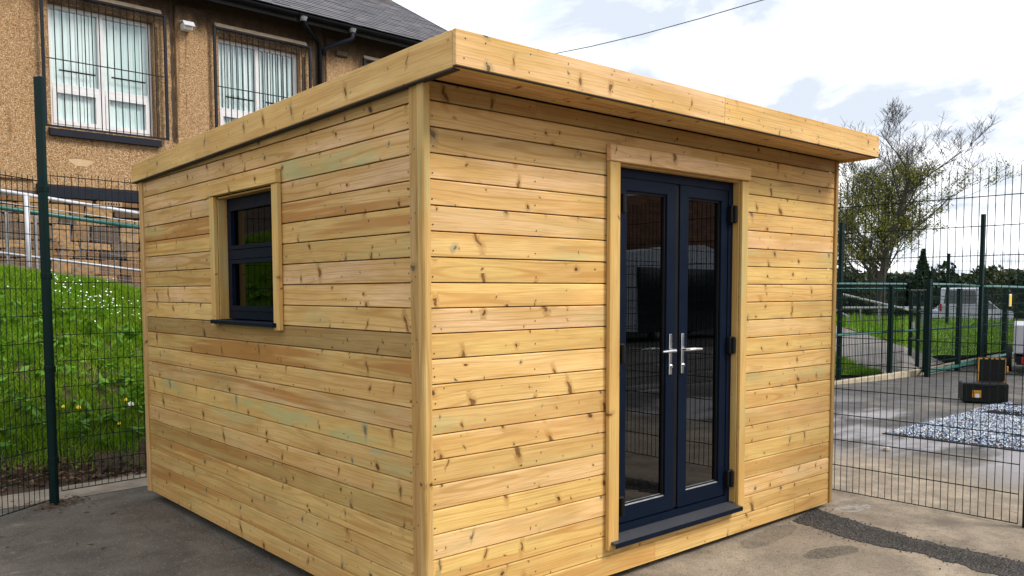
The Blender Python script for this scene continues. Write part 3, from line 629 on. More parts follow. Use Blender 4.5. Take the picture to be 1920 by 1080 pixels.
# eaves, gutter, pipes
obj('soffit', MB().box((XL-.2, -.36, 6.40), (XR+.15, .0, 6.43)), SOFFITB, school); obj('eaves_fascia', MB().box((XL-.2, -.385, 6.28), (XR+.15, -.361, 6.44)), SOFFITB, school)
gt = MB(); n = 8
for x0, x1 in ((XL-.2, 4.9), (4.92, XR+.15)):
    ring_ = [(-.445+.06*math.cos(math.pi+math.pi*i/n), 6.40+.06*math.sin(math.pi+math.pi*i/n)) for i in range(n+1)]; ring_ += [(y_+.0 if 0 else -.445+(y_+.445)*.88, z_+.004) for y_, z_ in ring_[::-1]]
    gt.prism(ring_, x0, x1, 'yz')
obj('gutter', gt, BLACKP, school)
dp = MB(); dp.tube([(5.02, -.44, 6.34), (5.02, -.44, 6.27), (5.50, -.07, 6.14), (5.56, -.055, 6.05), (5.56, -.055, 2.2)], .04, 8); obj('downpipe', dp, BLACKP, school, smooth=True)
dp = MB(); dp.tube([(6.02, -.44, 6.35), (6.02, -.44, 6.20), (5.98, -.43, 6.16), (5.64, -.11, 6.02), (5.62, -.1, 5.9)], .04, 8); obj('downpipe', dp, BLUEBLK, school, smooth=True)
for x in (5.02, 6.02): obj('gutter_outlet', MB().tube([(x, -.445, 6.36), (x, -.445, 6.29)], [.075, .05], 10), GALV, school)
obj('wall_plate', MB().box((5.88, -.10, 5.93), (6.14, -.051, 6.04), bev=.02), STREAK, school)
lm = obj('wall_lamp', MB().box((3.0, -.20, 5.80), (3.15, -.051, 5.92), bev=.015), WHITEB, school); obj('lamp_visor', MB().prism([(-.27, 5.85), (-.20, 5.935), (-.051, 5.95), (-.051, 5.925), (-.20, 5.922)], 2.985, 3.165, 'yz'), WHITEP, lm)
# slate roof
EY, EZ, RYc, RZc = -.47, 6.43, 3.555, 8.66
sv = Vector((0, RYc-EY, RZc-EZ)); slen = sv.length; sv.normalize(); sn = Vector((0, -sv.z, sv.y))
obj('roof_boarding', MB().poly([(XL-.2, EY+.05, EZ-.02), (XR+.2, EY+.05, EZ-.02), (XR+.2, RYc, RZc-.03), (XL-.2, RYc, RZc-.03), (XL-.2, 7.55, EZ-.02), (XR+.2, 7.55, EZ-.02)], [(0, 1, 2, 3), (3, 2, 5, 4)]), FELT, school)
sl_ = MB(); rows = int(slen/.19)+1; rg = random.Random(4)
for r in range(rows):
    s0 = r*.19-.02; s1 = min(s0+.30, slen); off = .15 if r % 2 else 0.
    x = -4.0+off
    while x < XR+.2:
        x1 = min(x+.30, XR+.2); li = .016+rg.uniform(-.003, .004); j = rg.uniform(-.010, .010)
        A = Vector((0, EY, EZ))+sv*(s0+j)+sn*li; B = Vector((0, EY, EZ))+sv*s1+sn*.002
        tk = sn*.011
        q = [(x+.002, A.y, A.z), (x1-.002, A.y, A.z), (x1-.002, B.y, B.z), (x+.002, B.y, B.z)]; q2 = [(p[0], p[1]+tk.y, p[2]+tk.z) for p in q]
        sl_.poly(q+q2, [(4, 5, 6, 7), (0, 1, 5, 4), (1, 2, 6, 5), (3, 0, 4, 7)]); x = x1
kind(obj('slates', sl_, SLATE, school), 'stuff')
back = MB()
for r in range(rows):
    s0 = r*.19; A = Vector((0, 2*RYc-EY, EZ))+Vector((0, -sv.y, sv.z))*s0; B = A+Vector((0, -sv.y, sv.z))*.2
    back.poly([(XL-.2, A.y, A.z+.03), (XR+.2, A.y, A.z+.03), (XR+.2, B.y, B.z+.01), (XL-.2, B.y, B.z+.01)], [(0, 1, 2, 3)])
obj('rear_roof_slope', back, SLATE, school)
rd = MB(); x = -4.
while x < XR+.1:
    x1 = min(x+.45, XR+.2); rd.prism([(RYc-.16, RZc-.06), (RYc-.02, RZc+.06), (RYc+.02, RZc+.06), (RYc+.16, RZc-.06), (RYc, RZc-.0)], x+.004, x1-.004, 'yz'); x = x1
obj('ridge_tiles', rd, plain('ridge_tile', (.13, .115, .09), .9, var=.3, sc=4.), school)
vg = MB(); a_ = Vector((0, EY, EZ))-sn*.06; b_ = Vector((0, RYc, RZc))-sn*.06
vg.poly([(XR+.18, a_.y, a_.z), (XR+.215, a_.y, a_.z), (XR+.215, b_.y, b_.z), (XR+.18, b_.y, b_.z)]+[(p[0], p[1]+sn.y*.10, p[2]+sn.z*.10) for p in [(XR+.18, a_.y, a_.z), (XR+.215, a_.y, a_.z), (XR+.215, b_.y, b_.z), (XR+.18, b_.y, b_.z)]], [(0, 1, 2, 3), (7, 6, 5, 4), (0, 4, 5, 1), (1, 5, 6, 2), (2, 6, 7, 3), (3, 7, 4, 0)])
obj('verge_board', vg, GALV, school)
obj('ridge_cap', MB().box((XR-.25, RYc-.15, RZc+.04), (XR+.12, RYc+.15, RZc+.13), bev=.03), BLACKP, school)

# ------------------------------------------------------------------ bank, soil, grass
def crest_z(x): return 1.80-.165*max(min(x, 3), -6)-.03
def bank_z(x, y):
    c = crest_z(x); e = 1. if x < 6 else max(0, 1-(x-6)/4)
    foot = 4.75+.10*math.sin(x*2.1)
    if y < foot: h = -.07
    elif y < 8.6: t = (y-foot)/(8.6-foot); h = -.07+(c+.07)*(1-(1-t)**1.25)
    else: h = c
    h += .05*mn.noise(Vector((x*1.6, y*1.6, 0)))*min(1, max(0, (y-foot)*2))
    return h*e-.07*(1-e) if h > 0 else h
mb = MB(); nx, ny = 60, 34; X0, X1, Y0, Y1 = -9., 10., 4.6, 11.0
mb.poly([(X0+(X1-X0)*i/nx, Y0+(Y1-Y0)*j/ny, bank_z(X0+(X1-X0)*i/nx, Y0+(Y1-Y0)*j/ny)) for j in range(ny+1) for i in range(nx+1)], [(j*(nx+1)+i, j*(nx+1)+i+1, (j+1)*(nx+1)+i+1, (j+1)*(nx+1)+i) for j in range(ny) for i in range(nx)])
kind(obj('grass_bank', mb, SOIL, smooth=True), 'structure')
# ramp path at the top of the bank
mb = MB(); mb.poly([(x, y, crest_z(x)+.03) for x in (-9, -4, 0, 3, 6) for y in (9.35, 10.98)], [(2*i, 2*i+2, 2*i+3, 2*i+1) for i in range(4)]); kind(obj('ramp_path', mb, PATHM), 'structure')
kb = MB()
for i in range(14):
    x = -6.5+i*.92; kb.poly([(x+.006, 9.23, crest_z(x)-.2), (x+.914, 9.23, crest_z(x+.92)-.2), (x+.914, 9.38, crest_z(x+.92)-.2), (x+.006, 9.38, crest_z(x)-.2), (x+.006, 9.23, crest_z(x)+.16), (x+.914, 9.23, crest_z(x+.92)+.16), (x+.914, 9.38, crest_z(x+.92)+.16), (x+.006, 9.38, crest_z(x)+.16)], [(4, 5, 6, 7), (0, 1, 5, 4), (1, 2, 6, 5), (2, 3, 7, 6), (3, 0, 4, 7)])
kind(obj('ramp_kerb', kb, plain('grimy_kerb', (.15, .12, .09), .95, var=.35, sc=5., bump=.3)), 'structure')
def blades(n, xr, yr, zf, hmin, hmax, w, dens=None, seed=1, lean=.55):
    rg = np.random.RandomState(seed); V = []; F = []
    cnt = 0
    while cnt < n:
        x = rg.uniform(*xr); y = rg.uniform(*yr)
        if dens is not None and rg.rand() > dens(x, y): continue
        z = zf(x, y); h = rg.uniform(hmin, hmax); a = rg.uniform(0, 6.283); b = rg.uniform(0, 6.283); l = rg.uniform(.1, lean)*h
        cx, cy = math.cos(a)*w/2, math.sin(a)*w/2; lx, ly = math.cos(b)*l, math.sin(b)*l; o = len(V)
        V += [(x-cx, y-cy, z-.01), (x+cx, y+cy, z-.01), (x+cx*.8+lx*.4, y+cy*.8+ly*.4, z+h*.6), (x-cx*.8+lx*.4, y-cy*.8+ly*.4, z+h*.6), (x+lx, y+ly, z+h*.92)]
        F += [(o, o+1, o+2, o+3), (o+3, o+2, o+4)]; cnt += 1
    m_ = MB(); m_.v = V; m_.f = F; return m_
def gd(x, y):
    f = 4.87+.10*math.sin(x*2.1+1)+.08*math.sin(x*5.3)
    if y < f: return .03
    c = .5+.9*mn.noise(Vector((x*2.2, y*2.2, 3.)))+1.1*mn.noise(Vector((x*6.5, y*6.5, 7.)))+(y-6.6)*.10
    return max(.14, min(1, c+.22))*min(1, .45+(y-f)*3)
bl = blades(120000, (-2.9, 2.2), (4.8, 9.15), bank_z, .03, .145, .0075, gd, 3, 1.25)
bl2 = blades(9000, (-6.5, -2.9), (4.8, 9.15), bank_z, .08, .2, .016, gd, 5); o_ = len(bl.v); bl.v += bl2.v; bl.f += [tuple(i+o_ for i in f) for f in bl2.f]
kind(tag(link('long_grass', bl.mesh('long_grass', GRASS, fix=False)), 'long bright green grass on the bank behind the mesh fence', 'grass'), 'stuff')
def leaves(mb, c, n, r, size, rg, flat=.5, stretch=1.6):
    for _ in range(n):
        d_ = Vector((rg.gauss(0, 1), rg.gauss(0, 1), abs(rg.gauss(0, 1))*.7)).normalized(); p = Vector(c)+d_*r*rg.uniform(.3, 1)
        nrm = Vector((rg.gauss(0, flat), rg.gauss(0, flat), 1)).normalized(); t = nrm.cross(Vector((rg.gauss(0, 1), rg.gauss(0, 1), .1))).normalized(); b = nrm.cross(t); s = size*rg.uniform(.6, 1.25)
        mb.poly([p-t*s*stretch*.5, p-b*s*.35+t*s*.05, p+t*s*stretch*.5+nrm*s*.1, p+b*s*.35+t*s*.05], [(0, 1, 2, 3)])
rg = random.Random(11); wm = MB()
for _ in range(330):
    x = rg.uniform(-3., 2.2); y = rg.uniform(5.0, 7.4)
    leaves(wm, (x, y, bank_z(x, y)+.06), rg.randint(5, 12), .12, .07, rg, .7)
kind(tag(obj('broad_leaf_weeds', wm, WEED), 'low broad leaved weeds growing among the bank grass', 'weeds'), 'stuff')
fm = MB()
def flower(mb, x, y, r, hh=.13):
    z = bank_z(x, y)+hh*rg.uniform(.75, 1.1); n = 8; t = Vector((rg.gauss(0, .35), -.6+rg.gauss(0, .3), 1)).normalized(); a = t.orthogonal().normalized(); b = t.cross(a)
    mb.poly([tuple(Vector((x, y, z))+(a*math.cos(i*.785)+b*math.sin(i*.785))*r*(1 if i % 2 else .8)) for i in range(n)], [tuple(range(n))])
for _ in range(115):
    t = rg.random(); x = .28+1.0*t+rg.gauss(0, .10); y = 7.95-.35*t+rg.gauss(0, .28); flower(fm, x, y, rg.uniform(.006, .0125))
for _ in range(26): flower(fm, rg.uniform(-1.3, 1.4), rg.uniform(7.2, 8.7), rg.uniform(.006, .010))
kind(tag(obj('daisies', fm, PETAL), 'drift of small white daisies near the top of the grass bank', 'flowers'), 'stuff')
for i, (x, y, r) in enumerate(((-.22, 5.42, .015), (-.09, 5.42, .021), (.36, 5.55, .016), (.20, 5.22, .014))):
    lab = ('yellow dandelion just right of the tall fence post, leftmost of the pair', 'larger yellow dandelion of the pair right of the tall fence post', 'yellow dandelion beside a white flower near the timber cabin corner', 'small yellow dandelion low on the bank midway between post and cabin')[i]
    st = thing('dandelion', lab, 'flower', (x, y, bank_z(x, y)), 0, 'dandelions in the bank grass')
    z = .17; m_ = MB()
    for k_ in range(3): m_.poly([(r*(1-.2*k_)*math.cos(j*.628), -.01*k_+r*(1-.2*k_)*math.sin(j*.628)*.5-.02, z+.006*k_+r*.6*math.sin(j*.628)) for j in range(10)], [tuple(range(10))])
    obj('flower_head', m_, DANDY, st); obj('stem', MB().tube([(0, 0, 0), (.005, -.015, z)], .003, 4), WEED, st)
for i, (x, y) in enumerate(((.385, 5.45), (.66, 5.35))):
    st = thing('dandelion_clock', ('white fluffy seed head below the yellow dandelion near the cabin', 'round white seed head close to the cabin corner')[i], 'flower', (x, y, bank_z(x, y)))
    m_ = MB(); 
    for k_ in range(60): d_ = Vector((rg.gauss(0, 1), rg.gauss(0, 1), rg.gauss(0, 1))).normalized()*.026; t = d_.orthogonal().normalized()*.006; m_.poly([tuple(d_*.2+Vector((0, 0, .2))), tuple(d_+t+Vector((0, 0, .2))), tuple(d_-t+Vector((0, 0, .2)))], [(0, 1, 2)])
    obj('seed_head', m_, PETAL, st); obj('stem', MB().tube([(0, 0, 0), (0, 0, .2)], .003, 4), WEED, st)
lm_ = MB()
for _ in range(2600):
    x = rg.uniform(-2.6, 1.4); y = 4.66+abs(rg.gauss(.12, .13)); p = Vector((x, y, max(bank_z(x, y), -.06)+rg.uniform(.006, .05)))
    nrm = Vector((rg.gauss(0, .5), rg.gauss(0, .5), 1)).normalized(); t = nrm.cross(Vector((rg.gauss(0, 1), rg.gauss(0, 1), .1))).normalized(); b = nrm.cross(t); s = rg.uniform(.008, .034)
    lm_.poly([p-t*s, p-b*s*.55, p+t*s, p+b*s*.5], [(0, 1, 2, 3)])
kind(tag(obj('leaf_litter', lm_, DEADL), 'brown dead leaves and twigs along the foot of the grass bank', 'leaf litter'), 'stuff')
mb = MB(); mb.poly([(x, y, gz(x, y)+.004) for x in (-3.5, -2.5, -1.5, -.5, .5, 1.5, 3) for y in (4.16+.02*math.sin(x*3), 4.86)], [(2*i, 2*i+2, 2*i+3, 2*i+1) for i in range(6)])
kind(obj('footpath', mb, plain('pale_concrete_path', (.25, .205, .155), .95, var=.3, sc=6., bump=.4)), 'structure')
# loose litter on the left tarmac
dm = MB()
for _ in range(120):
    x = rg.uniform(-1.8, .05); y = rg.uniform(.9, 3.9); s = rg.uniform(.005, .014) if rg.random() < .8 else rg.uniform(.02, .035); a = rg.uniform(0, 6.28); z = gz(x, y)+.004
    dm.poly([(x+s*math.cos(a), y+s*math.sin(a), z), (x-s*.3*math.sin(a), y+s*.3*math.cos(a), z+.006), (x-s*math.cos(a), y-s*math.sin(a), z), (x+s*.3*math.sin(a), y-s*.3*math.cos(a), z+.005)], [(0, 1, 2, 3)])
for _ in range(240):
    x = -.60+rg.gauss(0, .12); y = 4.02+rg.gauss(0, .10); s = rg.uniform(.008, .02); a = rg.uniform(0, 6.28); z = gz(x, y)+.004+rg.random()*.01
    dm.poly([(x+s*math.cos(a), y+s*math.sin(a), z), (x-s*.4*math.sin(a), y+s*.4*math.cos(a), z+.006), (x-s*math.cos(a), y-s*math.sin(a), z), (x+s*.4*math.sin(a), y-s*.4*math.cos(a), z+.005)], [(0, 1, 2, 3)])
for _ in range(420):
    y = rg.uniform(.6, 3.8); x = -.03-abs(rg.gauss(0, .07))*(1+1.2*max(0, y-3)); s = rg.uniform(.004, .013); a = rg.uniform(0, 6.28); z = gz(x, y)+.004+rg.random()*.008
    dm.poly([(x+s*math.cos(a), y+s*math.sin(a), z), (x-s*.4*math.sin(a), y+s*.4*math.cos(a), z+.006), (x-s*math.cos(a), y-s*math.sin(a), z), (x+s*.4*math.sin(a), y-s*.4*math.cos(a), z+.005)], [(0, 1, 2, 3)])
kind(tag(obj('wood_chips', dm, DEADL), 'scattered wood chips and dead leaves on the dark tarmac', 'litter'), 'stuff')

# ------------------------------------------------------------------ mesh fences
wcache = {}
def wire(L, r, m=GREENP):
    k_ = (round(L, 3), r, m.name)
    if k_ not in wcache: wcache[k_] = MB().tube([(0, 0, 0), (0, 0, L)], r, 5).mesh('wire', m)
    return wcache[k_]
def panel(root, p0, d_, L, z0, H, vs=.05, hs=.2, r=.0027, over=.03):      # each wire is its own part
    n = int(L/vs); an = math.atan2(d_[1], d_[0])
    for i in range(n+1): link('wire', wire(H+over, r), root, Matrix.Translation((p0[0]+d_[0]*i*vs, p0[1]+d_[1]*i*vs, z0)) @ Matrix.Rotation(random.uniform(-.002, .002), 4, 'X'))
    k_ = 0
    while k_*hs <= H+.01:
        for s in (-1, 1): link('wire', wire(n*vs+.004, r*1.05), root, Matrix.Translation((p0[0]+s*.005*d_[1], p0[1]-s*.005*d_[0], z0+k_*hs)) @ Matrix.Rotation(an, 4, 'Z') @ HX)
        k_ += 1
def panel_stuff(root, p0, p1, z0, H, vs=.05, hs=.2, r=.004, m=GREENP, name='wire_mesh', dz=0.):
    a = Vector((p0[0], p0[1], 0)); b = Vector((p1[0], p1[1], 0)); d_ = b-a; L = d_.length; d_.normalize(); m_ = MB(); n = int(L/vs)
    for i in range(n+1):
        p = a+d_*i*vs; s_ = dz*i*vs/L; m_.tube([(p.x, p.y, z0+s_), (p.x, p.y, z0+s_+H+.03)], r, 4, False)
    k_ = 0
    while k_*hs <= H+.01: m_.tube([(a.x, a.y, z0+k_*hs), (b.x, b.y, z0+dz+k_*hs)], r*1.3, 4, False); k_ += 1
    return kind(obj(name, m_, m, root), 'stuff')
def post(root, x, y, z0, z1, w=.06, dd=.04, rz=0., m=GREENP):
    o = obj('post', MB().box((-w/2, -dd/2, 0), (w/2, dd/2, z1-z0), bev=.004), m, root, T(x, y, z0, rz)); return o
lf = thing('mesh_fence', 'green welded mesh fence with one tall post in front of the grass bank', 'fence')
PX, PY = -.617, 4.035
post(lf, PX, PY, -.07, 3.15, .068, .036, R_(-58), POSTG)
d1 = (math.sin(R_(84)), math.cos(R_(84))); d2 = (-math.sin(R_(53.1)), -math.cos(R_(53.1)))
panel(lf, (PX+.055*d1[0], PY+.055*d1[1]), d1, 1.65, .03, 2.4); panel(lf, (PX+.045*d2[0], PY+.045*d2[1]), d2, 2.3, -.02, 2.4)
for z in (.25, .95, 1.65, 2.3): obj('clamp', MB().box((-.037, -.021, 0), (.037, .03, .05), bev=.006), GREENP, lf, T(PX, PY, z, R_(-58)))
rf = thing('mesh_fence', 'green welded mesh fence running from the cabin corner to the right edge', 'fence')
panel(rf, (4.05, -1.10), (0, 1), 2.5, -.012, 2.36); post(rf, 4.05, -1.165, -.03, 2.75, .06, .06); panel(rf, (4.05, -2.9), (0, 1), 1.7, -.012, 2.36)
post(rf, 4.05, 1.44, -.03, 2.75, .06, .06)

# ------------------------------------------------------------------ ramp rails above the bank
rr_ = thing('ramp_handrail', 'white tubular handrail with galvanised lower rail above the grass bank', 'handrail')
def rl(x): return 2.925-.125*x
hr = MB().tube([(x, 9.93-.1*x, rl(x)) for x in (-3.2, -1, 1, 3.4)], .025, 10); obj('top_rail', hr, WHITEP, rr_, smooth=True)
obj('bottom_rail', MB().tube([(x, 9.90-.1*x, rl(x)-.83-.02*x*0) for x in (-3.2, -1, 1, 3.4)], .022, 10), GALV, rr_, smooth=True)
for x in (-2.35, .45, 3.2): obj('post', MB().tube([(x, 9.90-.1*x, rl(x)-.02), (x, 9.89-.1*x, crest_z(x))], .033, 10), WHITEP, rr_, smooth=True)
mf = thing('mesh_barrier', 'teal topped silver mesh barrier behind the white handrail', 'barrier')
def tl(x): return 2.735-.112*x
obj('top_rail', MB().tube([(x, 10.30-.12*x, tl(x)) for x in (-3.2, 0, 3.4)], .034, 8), GREENR, mf, smooth=True)
obj('wire', MB().tube([(x, 10.30-.12*x, tl(x)+.075) for x in (-3.2, 0, 3.4)], .008, 6), GALV, mf)
mm = MB()
for i in range(118):
    x = -3.2+i*.056; mm.tube([(x, 10.30-.12*x, tl(x)), (x, 10.30-.12*x, tl(x)-.82)], .003, 4, False)
for k_ in range(10): mm.tube([(x, 10.30-.12*x, tl(x)-.09*k_) for x in (-3.2, 3.4)], .003, 4, False)
kind(obj('wire_mesh', mm, GALV, mf), 'stuff')
for x in (.28, .62, 2.9, -2.2): obj('post', MB().box((-.02, -.02, 0), (.02, .02, .9)), GALV, mf, T(x, 10.30-.12*x, tl(x)-.95))

# ------------------------------------------------------------------ right-hand yard
gp = [(3.476, .04), (3.30, -.50), (3.251, -.782), (3.249, -1.161), (3.241, -1.394), (3.2, -2.2)]; gq = [(3.06, -.02), (2.99, -.30), (2.932, -.544), (2.973, -.9), (2.906, -1.283), (2.85, -2.2)]
mb = MB(); pts = []
def lerp(L, t):
    t *= len(L)-1; i = min(int(t), len(L)-2); f = t-i; return (L[i][0]*(1-f)+L[i+1][0]*f, L[i][1]*(1-f)+L[i+1][1]*f)
NS = 160
for i in range(NS+1):
    for L_, s in ((gp, 1), (gq, -1)):
        x, y = lerp(L_, i/NS); x += s*(.030*mn.noise(Vector((x*9, y*9, s*3)))+.02*mn.noise(Vector((x*31, y*31, s*5)))); pts.append((x, y, gz(x, y)+.004))
mb.poly(pts, [(2*i, 2*i+1, 2*i+3, 2*i+2) for i in range(NS)]); kind(obj('gravel_strip', mb, GRAVEL), 'structure')
sm = MB()
for _ in range(4200):
    t = rg.random(); a = lerp(gp, t); b = lerp(gq, t); u = rg.gauss(.5, .23); x = a[0]*(1-u)+b[0]*u; y = a[1]*(1-u)+b[1]*u; s = rg.uniform(.003, .0085); z = gz(x, y)+.004
    an = rg.uniform(0, 6.28); q = [(x+s*math.cos(an+i*1.57)*rg.uniform(.7, 1.2), y+s*math.sin(an+i*1.57)*rg.uniform(.7, 1.2), z) for i in range(4)]; sm.poly(q+[(x, y, z+s*rg.uniform(.6, 1.2))], [(0, 1, 4), (1, 2, 4), (2, 3, 4), (3, 0, 4)])
kind(tag(obj('stone_chippings', sm, leafy('chipping', (.02, .018, .017), (.12, .108, .092), (.045, .041, .037), 0.)), 'loose dark chippings lying in the strip at the cabin corner', 'gravel'), 'stuff')
pb = MB().box((-.5, -.5, -.5), (.5, .5, .5), bev=.25); tag(obj('loose_stone', pb, plain('pale_stone', (.4, .36, .3), .9), None, Matrix.Translation((6.01, .69, gz(4.2, 0)+.02)) @ Matrix.Diagonal((.09, .05, .045, 1))), 'small loose stone on the yard in front of the mottled mat', 'stone')
# rag mats
def rag_mat(name, x0, x1, y0, y1, h, n, label, seed):
    rgm = random.Random(seed); root = thing(name, label, 'mat', (x0, y1, gz(9, 0)), 0, 'rag mats on the yard'); m_ = MB(); NX, NY = 24, 24; LX, LY = x1-x0, y1-y0
    def hz(u, v): return h*(.6+.4*mn.noise(Vector((u*4, v*4, seed))))*min(1, 8*min(u/LX, 1-u/LX, v/LY, 1-v/LY)+.35)
    m_.poly([(LX*i/NX, -LY*j/NY, hz(LX*i/NX, LY*j/NY)) for j in range(NY+1) for i in range(NX+1)], [(j*(NX+1)+i, j*(NX+1)+i+1, (j+1)*(NX+1)+i+1, (j+1)*(NX+1)+i) for j in range(NY) for i in range(NX)])
    bd = [(LX*i/NX, 0) for i in range(NX)]+[(LX, LY*j/NY) for j in range(NY)]+[(LX*(NX-i)/NX, LY) for i in range(NX)]+[(0, LY*(NY-j)/NY) for j in range(NY)]
    nn = len(bd); q = [(u, -v, hz(u, v)) for u, v in bd]+[(u+.01*rgm.random(), -v, 0) for u, v in bd]; m_.poly(q, [(i, (i+1) % nn, (i+1) % nn+nn, i+nn) for i in range(nn)])
    obj('backing', m_, plain('mat_backing', (.02, .021, .025), .95), root)
    f_ = MB()
    for _ in range(n):
        u = rgm.uniform(.02, LX-.01); v = rgm.uniform(.02, LY); p = Vector((u, -v, hz(u, v)+rgm.uniform(.002, .018))); s = rgm.uniform(.006, .015)
        nrm = Vector((rgm.gauss(0, .5), rgm.gauss(0, .5), 1)).normalized(); t = nrm.cross(Vector((rgm.gauss(0, 1), rgm.gauss(0, 1), .1))).normalized(); b = nrm.cross(t); f_.poly([p-t*s, p-b*s*.6, p+t*s, p+b*s*.6], [(0, 1, 2, 3)])
    kind(obj('cloth_scraps', f_, RUG, root), 'stuff')
rag_mat('rag_mat', 6.92, 9.30, -1.9, 1.16, .05, 40000, 'large mottled white and blue rag mat laid on the grey yard', 1)
rag_mat('rag_mat', 9.22, 9.95, -1.9, 1.14, .13, 12000, 'thicker mottled mat lying along the far edge of the large rag mat', 2)
# tool chest
tc = thing('tool_chest', 'black plastic tool chest with open yellow rimmed lid on the yard', 'tool box', (10.23, 1.57, gz(9, 0)), R_(-60))
obj('body', MB().box((0, 0, .02), (.56, .34, .29), bev=.015).box((.01, -.006, .245), (.55, .0, .275)).box((.03, .03, .0), (.10, .1, .03)).box((.46, .03, .0), (.53, .1, .03)), BLACKPL, tc)
lid = MB().box((.235, .35, .26), (.60, .43, .62), bev=.012); lidp = obj('lid', lid, BLACKPL, tc)
ry = MB().box((.240, .338, .275), (.252, .349, .61)).box((.578, .338, .275), (.590, .349, .61)).box((.2525, .338, .275), (.5775, .349, .287))
for i in range(5): ry.box((.2525+.067*i, .338, .598), (.2525+.045+.067*i, .349, .612))
obj('yellow_rim', ry, YELLOW, lidp); obj('latch', MB().box((.601, .36, .42), (.622, .41, .50), bev=.004), YELLOW, lidp)
obj('label_sticker', MB().box((.115, -.0085, .155), (.225, -.007, .19)).box((.113, -.0085, .09), (.228, -.007, .15)), YELLOW, tc); obj('label_sticker', MB().box((.15, -.0105, .088), (.20, -.009, .142)), PAPER, tc)
obj('handle', MB().tube([(.18, -.004, .265), (.19, -.03, .262), (.37, -.03, .262), (.38, -.004, .265)], .008, 6), BLACKPL, tc)
# kerb along the second fence
kbp = [(10.1, 3.72, -.06), (11.03, 3.922, -.043), (12.227, 3.70, -.002), (13.992, 3.62, .02), (16.8, 3.68, .06), (21, 3.6, .12)]
kb = MB()
for i in range(len(kbp)-1):
    a, b = Vector(kbp[i]), Vector(kbp[i+1]); n = max(1, round((b-a).length/.9)); sd_ = Vector((-(b-a).y, (b-a).x, 0)).normalized()*.13
    for j in range(n):
        p, q = a.lerp(b, (j+.006)/n), a.lerp(b, (j+.994)/n); lo = Vector((0, 0, -.12)); hi = Vector((0, 0, .06)); kb.poly([p+lo, q+lo, q+sd_+lo, p+sd_+lo, p+hi, q+hi, q+sd_+hi, p+sd_+hi], [(4, 5, 6, 7), (0, 1, 5, 4), (1, 2, 6, 5), (2, 3, 7, 6), (3, 0, 4, 7)])
kind(obj('kerb', kb, KERBM), 'structure')
# sloping path, verge and lawn beyond
far = [(18.5, 12, 1.3), (16.186, 7.489, 1.0), (15.466, 6.233, .775), (15.193, 5.665, .685), (15.04, 5.124, .575), (14.947, 4.527, .43), (14.907, 3.95, .252), (14.978, 3.70, .13)]
near = [(12.0, 12, 1.0), (13.2, 7.0, .60), (13.171, 5.1, .404), (12.954, 4.7, .279), (12.755, 4.30, .146), (12.7, 4.1, .08), (12.75, 3.98, .05), (12.8, 3.90, .03)]
mb = MB(); mb.poly([p for ab in zip(far, near) for p in ab], [(2*i, 2*i+1, 2*i+3, 2*i+2) for i in range(len(far)-1)]); kind(obj('sloping_path', mb, PATHM, smooth=True), 'structure')
vn = [(10.5, 12, .6), (11.0, 7.0, .25), (11.3, 5.1, .05), (11.9, 4.55, .03), (12.3, 4.25, .04), (12.45, 4.12, .03), (12.5, 4.05, .02), (12.6, 4.0, .01)]
mb = MB(); mb.poly([p for ab in zip(near, vn) for p in ab], [(2*i, 2*i+1, 2*i+3, 2*i+2) for i in range(len(vn)-1)]); kind(obj('verge', mb, LAWN, smooth=True), 'structure')
top = [(24, 16, 1.2), (19.851, 9.592, .95), (19.643, 8.435, .84), (20.467, 7.713, .80), (21.126, 7.136, .775), (21.986, 6.781, .763), (23.742, 6.171, .705), (25.774, 5.715, .619), (28.502, 4.648, .51), (36, 1, .45)]
bot = [(18.5, 12, 1.3), (16.186, 7.489, 1.0), (15.466, 6.233, .775), (15.04, 5.124, .575), (14.947, 4.527, .43), (14.96, 3.92, .252), (17.02, 3.82, .18), (19.377, 3.80, .16), (22.586, 3.4, .2), (30, 0, .1)]
def lawn_pt(u, v):
    a = lerp3(bot, u); b = lerp3(top, u); z = a[2]+(b[2]-a[2])*(v**.8); return (a[0]*(1-v)+b[0]*v, a[1]*(1-v)+b[1]*v, z+.03*mn.noise(Vector((a[0]*2+v*5, a[1]*2, v*3))))
def lerp3(L, t):
    t *= len(L)-1; i = min(int(t), len(L)-2); f = t-i; return tuple(L[i][k_]*(1-f)+L[i+1][k_]*f for k_ in range(3))
mb = MB(); NU, NV = 54, 10
grid = [lawn_pt(i/NU, j/NV) for j in range(NV+1) for i in range(NU+1)]
drop = [(p[0]+4.5, p[1]+2.2, -.25) for p in grid[NV*(NU+1):]]
mb.poly(grid+drop, [(j*(NU+1)+i, j*(NU+1)+i+1, (j+1)*(NU+1)+i+1, (j+1)*(NU+1)+i) for j in range(NV+1) for i in range(NU)]); kind(obj('lawn', mb, LAWN, smooth=True), 'structure')
lb = MB(); rgs = np.random.RandomState(8)
for _ in range(16000):
    p = lawn_pt(rgs.uniform(.05, .95), rgs.uniform(.0, 1.)); h = rgs.uniform(.05, .13); a = rgs.uniform(0, 6.28); w_ = .012; l = h*.5; b = rgs.uniform(0, 6.28)
    lb.poly([(p[0]-w_*math.cos(a), p[1]-w_*math.sin(a), p[2]-.01), (p[0]+w_*math.cos(a), p[1]+w_*math.sin(a), p[2]-.01), (p[0]+l*math.cos(b), p[1]+l*math.sin(b), p[2]+h)], [(0, 1, 2)])
